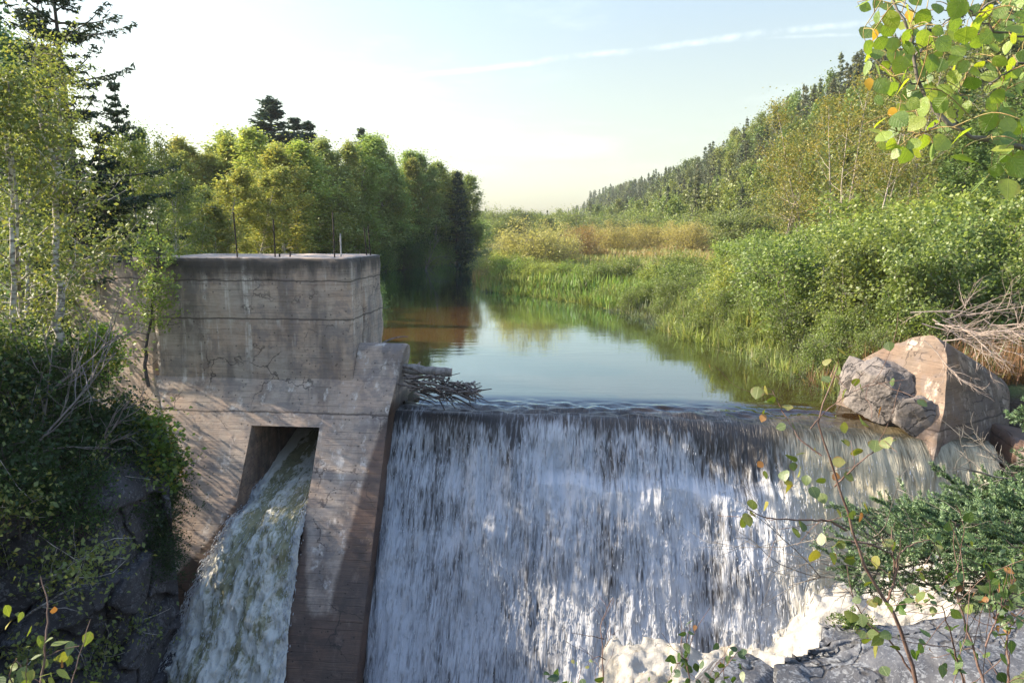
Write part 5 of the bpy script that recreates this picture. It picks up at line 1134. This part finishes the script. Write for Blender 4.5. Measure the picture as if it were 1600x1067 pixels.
for _ in range(900):
    x, y = rg.uniform(1342, 1680), rg.uniform(-30, 248)
    if len(lp) > 200: break
    if y > 30 + (x - 1335) * 4.5 or (y > 170 and x > 1480 and x < 1560 and y > 185): continue
    if x > 1400 and x < 1470 and y > 200 and rg.random() < .6: continue
    if any((x - a) ** 2 + (y - b) ** 2 < 13 ** 2 for a, b, *_ in lp): continue
    lp.append((x, y, rg.uniform(.023, .041)))
lp += [(1512, 252, .055), (1568, 246, .05), (1576, 294, .055), (1528, 290, .044), (1556, 268, .03), (1500, 215, .05), (1545, 190, .05), (1590, 262, .045), (1424, 236, .028), (1382, 228, .035), (1372, 205, .045), (1400, 232, .03), (1350, 5, .035), (1372, 45, .03)]
P, T, Nn, S, ye = [], [], [], [], []
mbp_ = MB()
for x, y, s in lp:
    d = 1.5 + rg.normal(0, .10); c = at_d(x, y, d) - org; k = np.argmin(((bp_all - c) ** 2).sum(1)); b = bp_all[k]
    dirn = rg.normal(0, 1, 3) * np.array([.8, .5, .6]) + np.array([0, 0, -.9]); dirn /= np.linalg.norm(dirn); base = c - dirn * s * .5
    P.append(base); T.append(dirn); nv = rg.normal(0, 1, 3) * .8 + np.array([-.25, -.8, .45]); Nn.append(nv); S.append(s); ye.append(0)
P, T, Nn, S = map(np.array, (P, T, Nn, S)); pool_pts = bp_all.copy()
for k in np.argsort([((bp_all - b) ** 2).sum(1).min() for b in P]):
    b = P[k]; dd = ((pool_pts - b) ** 2).sum(1) + 1e-4; q0 = pool_pts[np.argmin(dd)]; L = np.linalg.norm(b - q0)
    Q = smooth_line([q0, lerp(q0, b, .55) + np.array([0, 0, .18 * L]), b - T[k] * min(.25 * L, .02), b], 8); mbp_.add(*tube(Q, np.linspace(.0011, .0007, 8), 5))
    if L > .05: pool_pts = np.concatenate([pool_pts, Q[2:6]])
Vs_ = np.concatenate(mbp_.V); mb_branch.add(Vs_, np.concatenate([f for f, _ in mbp_.F]), 1); mb_branch.obj('branch', [M['bark'], M['petiole']], asp, smooth=True)
mb = MB(); leaves(mb, P, T, Nn, S, 'round', 0, rg); mb.obj('foliage', M['aspen'], asp, smooth=True)
mb = MB(); Py = np.array([at_d(x, y, 1.47) - org for x, y in ((1357, 122), (1368, 45), (1420, 15), (1525, 30), (1392, 168))]); leaves(mb, Py, rg.normal(0, .5, (5, 3)) + np.array([0, 0, -1.]), rg.normal(0, .6, (5, 3)) + np.array([0, -1., .2]), np.full(5, .026), 'ovate', 0, rg); mb.obj('withered_foliage', M['aspen_yellow'], asp, smooth=True)

# foreground saplings: stem lines and leaf spots taken at a few metres' distance
def sapling(name, label, d, stems, leafpx, lsize, seed, dz=.25, kind='ovate', twigs=26, brown=.12, barkm='twig_red', cat='sapling', col=(1, 1, 1), nrand=0, tw=(.12, .4)):
    rg = np.random.default_rng(seed); root = at_d(stems[0][0][0][0], stems[0][0][0][1], d); t_ = thing(name, label, cat, tuple(root)); mb = MB(); allp = []
    for pts_, ra, rb_ in stems:
        Pl = px_line(pts_, d, 22, 0, seed) - root; Pl[:, 1] += np.linspace(0, rg.uniform(-dz, dz), 22); Pl[1:-1] += rg.normal(0, ra * .35, (20, 3)); mb.add(*tube(Pl, np.linspace(ra, rb_, 22), 7)); allp.append(Pl)
    tips = []
    for _ in range(twigs):
        L_ = allp[rg.integers(0, len(allp))]; k = rg.integers(5, 22); B = bend(L_[k], norm(L_[k] - L_[k - 2])[0:3] * .6 + rg.normal(0, .6, 3), rg.uniform(*tw), 6, rg, .14, .02); mb.add(*tube(B, np.linspace(rb_ * .9, .0012, 7), 5)); tips.append(resample(B, 7)[3:])
    mb.obj('stem', M[barkm], t_, smooth=True)
    A = np.concatenate([np.concatenate(tips)] + [p[8:] for p in allp]) if tips else np.concatenate(allp)
    C_ = [at_d(x, y, d * rg.uniform(.96, 1.04)) - root for x, y in leafpx]
    if nrand: C_ += list(A[rg.integers(0, len(A), nrand)] + rg.normal(0, .02, (nrand, 3)))
    C_ = np.array(C_); n = len(C_); T = rg.normal(0, .7, (n, 3)) + np.array([0, -.1, -.55]); N_ = rg.normal(0, .7, (n, 3)) + np.array([0, -.5, .7]); S = lsize * rg.uniform(.65, 1.2, n)
    br_ = rg.random(n) < brown
    mb = MB(); leaves(mb, C_[~br_], T[~br_], N_[~br_], S[~br_], kind, 0, rg); o = mb.obj('foliage', M['sap_leaf'], t_, smooth=True); o.color = (*col, 1)
    if br_.any(): mb = MB(); leaves(mb, C_[br_], T[br_], N_[br_], S[br_] * .8, kind, 0, rg); mb.obj('withered_foliage', M['sap_brown'], t_, smooth=True)
    return t_
sapling('alder_sapling', 'thin leaning alder sapling with few yellow-green leaves before the right half of the waterfall', 3.3,
    [([(1450, 1150), (1432, 1067), (1404, 985), (1386, 945), (1350, 890), (1322, 828), (1304, 760), (1284, 712), (1266, 670), (1262, 632), (1275, 596), (1290, 565)], .0105, .0025),
     ([(1322, 828), (1290, 806), (1255, 800), (1215, 792), (1170, 782), (1142, 764)], .006, .0018), ([(1284, 712), (1255, 690), (1235, 650), (1225, 622)], .004, .0015), ([(1304, 760), (1325, 720), (1345, 690), (1365, 665)], .004, .0015),
     ([(1386, 945), (1400, 900), (1404, 865), (1430, 850), (1455, 845)], .007, .002), ([(1330, 846), (1360, 850), (1400, 870), (1404, 900)], .005, .003), ([(1266, 670), (1290, 640), (1330, 610), (1370, 590)], .003, .0012), ([(1430, 1060), (1400, 1010), (1365, 985), (1345, 950), (1340, 900)], .005, .0015)],
    [(1225, 735), (1237, 752), (1242, 722), (1262, 742), (1268, 760), (1250, 730), (1238, 722), (1282, 770), (1300, 742), (1318, 740), (1290, 748), (1284, 852), (1297, 862), (1310, 848), (1322, 850), (1275, 858), (1306, 878), (1325, 872), (1333, 868), (1195, 735), (1192, 722), (1175, 780), (1196, 783), (1350, 790), (1345, 800), (1230, 768), (1228, 664), (1285, 588), (1296, 598), (1305, 574), (1312, 668), (1318, 688), (1362, 908), (1358, 895), (1330, 955), (1345, 958), (1372, 1010), (1360, 1000), (1378, 1040), (1350, 985), (1395, 1012), (1403, 995), (1340, 700), (1272, 700), (1258, 708), (1300, 720)],
    .056, 71, twigs=34, nrand=50, kind='round', brown=.06)
sapling('aspen_sapling', 'leafy low sapling at the lower right corner with spotted brown-edged leaves', 2.9,
    [([(1560, 1180), (1550, 1067), (1535, 1000), (1525, 950), (1540, 900)], .008, .002), ([(1580, 1180), (1590, 1060), (1600, 990), (1590, 930)], .007, .002), ([(1500, 1180), (1490, 1060), (1460, 990), (1440, 940), (1425, 905)], .006, .002), ([(1540, 1010), (1580, 970), (1620, 950)], .004, .0015), ([(1640, 1180), (1640, 1000), (1620, 930)], .006, .002)],
    [(1435, 1000), (1552, 985), (1575, 960), (1522, 925), (1540, 915), (1560, 1050), (1580, 1000), (1590, 880), (1500, 1000)], .05, 72, twigs=50, nrand=190, kind='ovate', brown=.09, col=(.62, .85, .75))
sapling('birch_sapling', 'small dark-leaved sapling rising at the bottom edge before the foam', 3.6,
    [([(1080, 1150), (1078, 1067), (1072, 1030), (1074, 1000), (1080, 965)], .005, .0014), ([(1100, 1150), (1105, 1067), (1130, 1035), (1150, 1005)], .004, .0014), ([(1072, 1030), (1055, 1000), (1048, 985)], .003, .001), ([(1130, 1150), (1140, 1060), (1145, 1030)], .004, .0014)],
    [(1052, 1025), (1060, 1030), (1048, 1026), (1068, 1032), (1055, 1045), (1064, 1052), (1080, 1050), (1090, 1060), (1100, 1052), (1110, 1058), (1118, 1050), (1128, 1062), (1142, 1025), (1150, 1032), (1158, 1042), (1160, 1048), (1146, 1056), (1086, 1035), (1045, 1008), (1075, 1058), (1050, 1060), (1040, 1066), (1095, 1045), (1012, 1060), (1000, 1066)], .05, 73, twigs=10, nrand=30, brown=.03, col=(.35, .55, .5))
sapling('bare_sapling', 'nearly leafless twiggy sapling at the bottom edge before the waterfall', 3.8,
    [([(945, 1150), (945, 1067), (946, 1020), (944, 995), (958, 975), (966, 963)], .006, .0016), ([(944, 998), (925, 992), (905, 988), (892, 985)], .003, .001), ([(946, 1030), (935, 1022), (915, 1028)], .0028, .001), ([(946, 1010), (953, 1000), (955, 985)], .0025, .001)],
    [(915, 1044), (893, 1030), (932, 1062)], .035, 74, twigs=12, nrand=2, brown=.5, tw=(.06, .22))
sapling('birch_sapling', 'few dark leaf tips just above the bottom edge left of the bare sapling', 3.4,
    [([(880, 1160), (872, 1080), (858, 1055)], .004, .0014), ([(900, 1160), (905, 1085), (912, 1062)], .004, .0014)], [(858, 1052), (866, 1060), (874, 1058), (882, 1064), (890, 1062), (852, 1050), (908, 1060), (870, 1066), (930, 1064)], .05, 75, twigs=5, nrand=10, brown=.0, col=(.35, .55, .5), tw=(.05, .12))
sapling('birch_sapling', 'sunlit sapling with green and yellow leaves in the lower left corner', 2.0,
    [([(48, 1180), (42, 1067), (36, 1010), (28, 970), (8, 942)], .0045, .0016), ([(60, 1180), (40, 1030), (58, 1000)], .003, .001), ([(80, 1180), (82, 1060), (84, 1020)], .0025, .001), ([(10, 1180), (30, 1050), (15, 1025)], .002, .001)],
    [(35, 955), (15, 972), (60, 992), (45, 985), (68, 1006), (52, 1045), (80, 1050), (28, 1042), (40, 1040), (20, 1058), (88, 1046), (8, 945), (60, 1058), (95, 1042), (70, 1062), (45, 1060), (48, 1030), (82, 1058), (140, 1064)], .042, 76, twigs=6, nrand=16, brown=.14, col=(1.1, 1.05, .9), tw=(.05, .15))
# fir boughs reaching in from the right
fir = thing('fir_tree', 'fir with flat dark green boughs reaching in from the lower right edge', 'tree', tuple(at_d(1760, 900, 4.4)))
org = np.array(fir.location); rg = np.random.default_rng(81)
mb = MB(); mb.add(*tube(np.array([(0, 0, -2.2), (0.02, 0, -1), (0, .03, 0), (.03, 0, .9), (0, 0, 1.6)]), [.09, .08, .065, .05, .03], 9)); mb.obj('trunk', M['bark_dark'], fir, smooth=True)
NV = []
def bough(pts_, d, r0, dd, dens=1.0, wide=.34):
    Pl = px_line(pts_, d, 30, 0) - org; Pl[:, 1] += np.linspace(dd, 0, 30); mb = MB(); mb.add(*tube(Pl, np.linspace(r0, .003, 30), 6)); nd = MB(); npos, ndir, nside = [], [], []
    def needles(Q, step):
        L = np.linalg.norm(np.diff(Q, axis=0), axis=1).sum(); n = max(8, int(L / step)); S = resample(Q, n); Tn = norm(np.gradient(S, axis=0)); npos.append(S); ndir.append(Tn)
    Tm = norm(np.gradient(Pl, axis=0)); up = np.array([0, -.35, 1.]); Ltot = np.linalg.norm(np.diff(Pl, axis=0), axis=1).sum()
    for k in range(5, 29):
        for sg in (-1, 1):
            if rg.random() > dens: continue
            sd_ = norm(np.cross(Tm[k], up)) * sg; L = wide * (1.1 - .75 * k / 29) * rg.uniform(.6, 1.15) + .05
            B = bend(Pl[k], Tm[k] * .8 + sd_ + np.array([0, 0, rg.normal(0, .18)]), L, 5, rg, .08, .02); mb.add(*tube(B, np.linspace(.0035, .0015, 6), 4)); needles(B[1:], .0034)
            for q in range(int(L / .055)):
                k2 = rg.integers(1, 6); Tb = norm(B[k2] - B[k2 - 1]); s2 = norm(np.cross(Tb, up)) * (1 if q % 2 else -1)
                B2 = bend(B[k2], Tb * .9 + s2 + np.array([0, 0, rg.normal(0, .2)]), L * .42 * rg.uniform(.5, 1.1) + .03, 3, rg, .08, .02); mb.add(*tube(B2, [.0018, .0015, .0012, .001], 3)); needles(B2, .0034)
    needles(Pl[18:], .0034)
    o = mb.obj('bough', M['bark_dark'], fir)
    S = np.concatenate(npos); Tn = np.concatenate(ndir); n = len(S)
    for rep in range(3):
        sd_ = norm(rg.normal(0, 1, (n, 3))); D = norm(Tn * .75 + norm(sd_ - (sd_ * Tn).sum(1, keepdims=True) * Tn) * 1.0 + np.array([0, 0, .25])); L = rg.uniform(.015, .026, n)[:, None]; Wv = norm(np.cross(D, rg.normal(0, 1, (n, 3)))) * .0030
        V = np.stack([S - Wv * .6, S + D * L * .5 + Wv, S + D * L, S + D * L * .5 - Wv], 1).reshape(-1, 3); nd.add(V, np.arange(n * 4).reshape(n, 4))
    o2 = nd.obj('needles', M['fir'], o); c = rg.uniform(.85, 1.2); o2.color = (c, c, c, 1)
bough([(1760, 850), (1640, 850), (1560, 845), (1480, 838), (1400, 846), (1330, 858)], 4.3, .014, .2)
bough([(1760, 830), (1660, 815), (1590, 812), (1520, 815), (1460, 820), (1410, 828)], 4.2, .013, -.1)
bough([(1760, 900), (1650, 885), (1570, 882), (1480, 885), (1400, 895), (1315, 890)], 4.4, .014, .25)
bough([(1760, 870), (1660, 850), (1560, 838), (1450, 822), (1380, 812), (1322, 815)], 4.8, .013, .4, .9, .26)
bough([(1760, 820), (1660, 805), (1580, 796), (1540, 796), (1490, 802)], 4.4, .012, .1, 1., .28)
bough([(1760, 850), (1640, 830), (1560, 805), (1510, 770), (1480, 745), (1458, 732)], 4.7, .011, .3, .6, .15)
bough([(1760, 870), (1660, 850), (1600, 845), (1540, 850), (1490, 862)], 4.0, .012, -.2)
bough([(1800, 640), (1700, 640), (1660, 642), (1625, 650), (1595, 660)], 4.4, .010, 0, .8, .16)
bough([(1800, 715), (1700, 715), (1660, 718), (1625, 724), (1592, 735)], 4.4, .010, 0, .8, .14)
# dead lower twigs of the fir
for i, (x, y, L, rot) in enumerate([(1640, 935, 1.5, (0, .2, 2.9)), (1600, 925, 1.3, (.2, .15, 3.1)), (1660, 960, 1.6, (-.2, .1, 2.8)), (1560, 905, 1.1, (0, 0, 3.3)), (1620, 765, .5, (0, -.1, 3.2)), (1610, 748, .4, (0, -.3, 2.9))]):
    ob = dead_branch(np.random.default_rng(600 + i), L, 8, .008, .1, 2).obj('dead_bough', M['bark'], fir); ob.location = at_d(x, y, 4.4) - org; ob.rotation_euler = rot
# fern tuft on the slab
ft = thing('fern', 'small green fern tuft on the top edge of the rock slab', 'plant', tuple(at_d(1330, 972, 9.0))); rg = np.random.default_rng(3); A = []; mb = MB()
for k in range(16):
    a = rg.uniform(0, 6.28); B = bend((0, 0, 0), (math.cos(a), math.sin(a), .8), rg.uniform(.18, .34), 6, rg, .05, -.16); mb.add(*tube(B, .003, 4)); A.append(resample(B, 26))
mb.obj('stem', M['bark_dark'], ft); A = np.concatenate(A); A = np.concatenate([A, A]); mb = MB(); mb.add(*rhombs(A + rg.normal(0, .018, A.shape), .05, .35, rg, .8)); mb.obj('fronds', M['leaf_maple'], ft)


# the thin air that pales the far hill: one box round everything on the ground
def haze(dens):
    mb = MB(); x0, x1, y0, y1, z0, z1 = -520, 720, -60, 1010, -10, 75
    V = [(x, y, z) for x in (x0, x1) for y in (y0, y1) for z in (z0, z1)]
    mb.add(V, [(0, 1, 3, 2), (4, 6, 7, 5), (0, 4, 5, 1), (2, 3, 7, 6), (0, 2, 6, 4), (1, 5, 7, 3)])
    t = NT('thin_air'); v = t.n('ShaderNodeVolumePrincipled', {'Color': (.86, .92, 1., 1), 'Density': dens, 'Anisotropy': .2})
    o = t.t.nodes.new('ShaderNodeOutputMaterial'); t.L.new(v.outputs[0], o.inputs['Volume'])
    ob = mb.obj('haze', t.m); ob['kind'] = 'stuff'; tag(ob, 'thin pale haze in the air over the valley', 'haze')
haze(.0002)
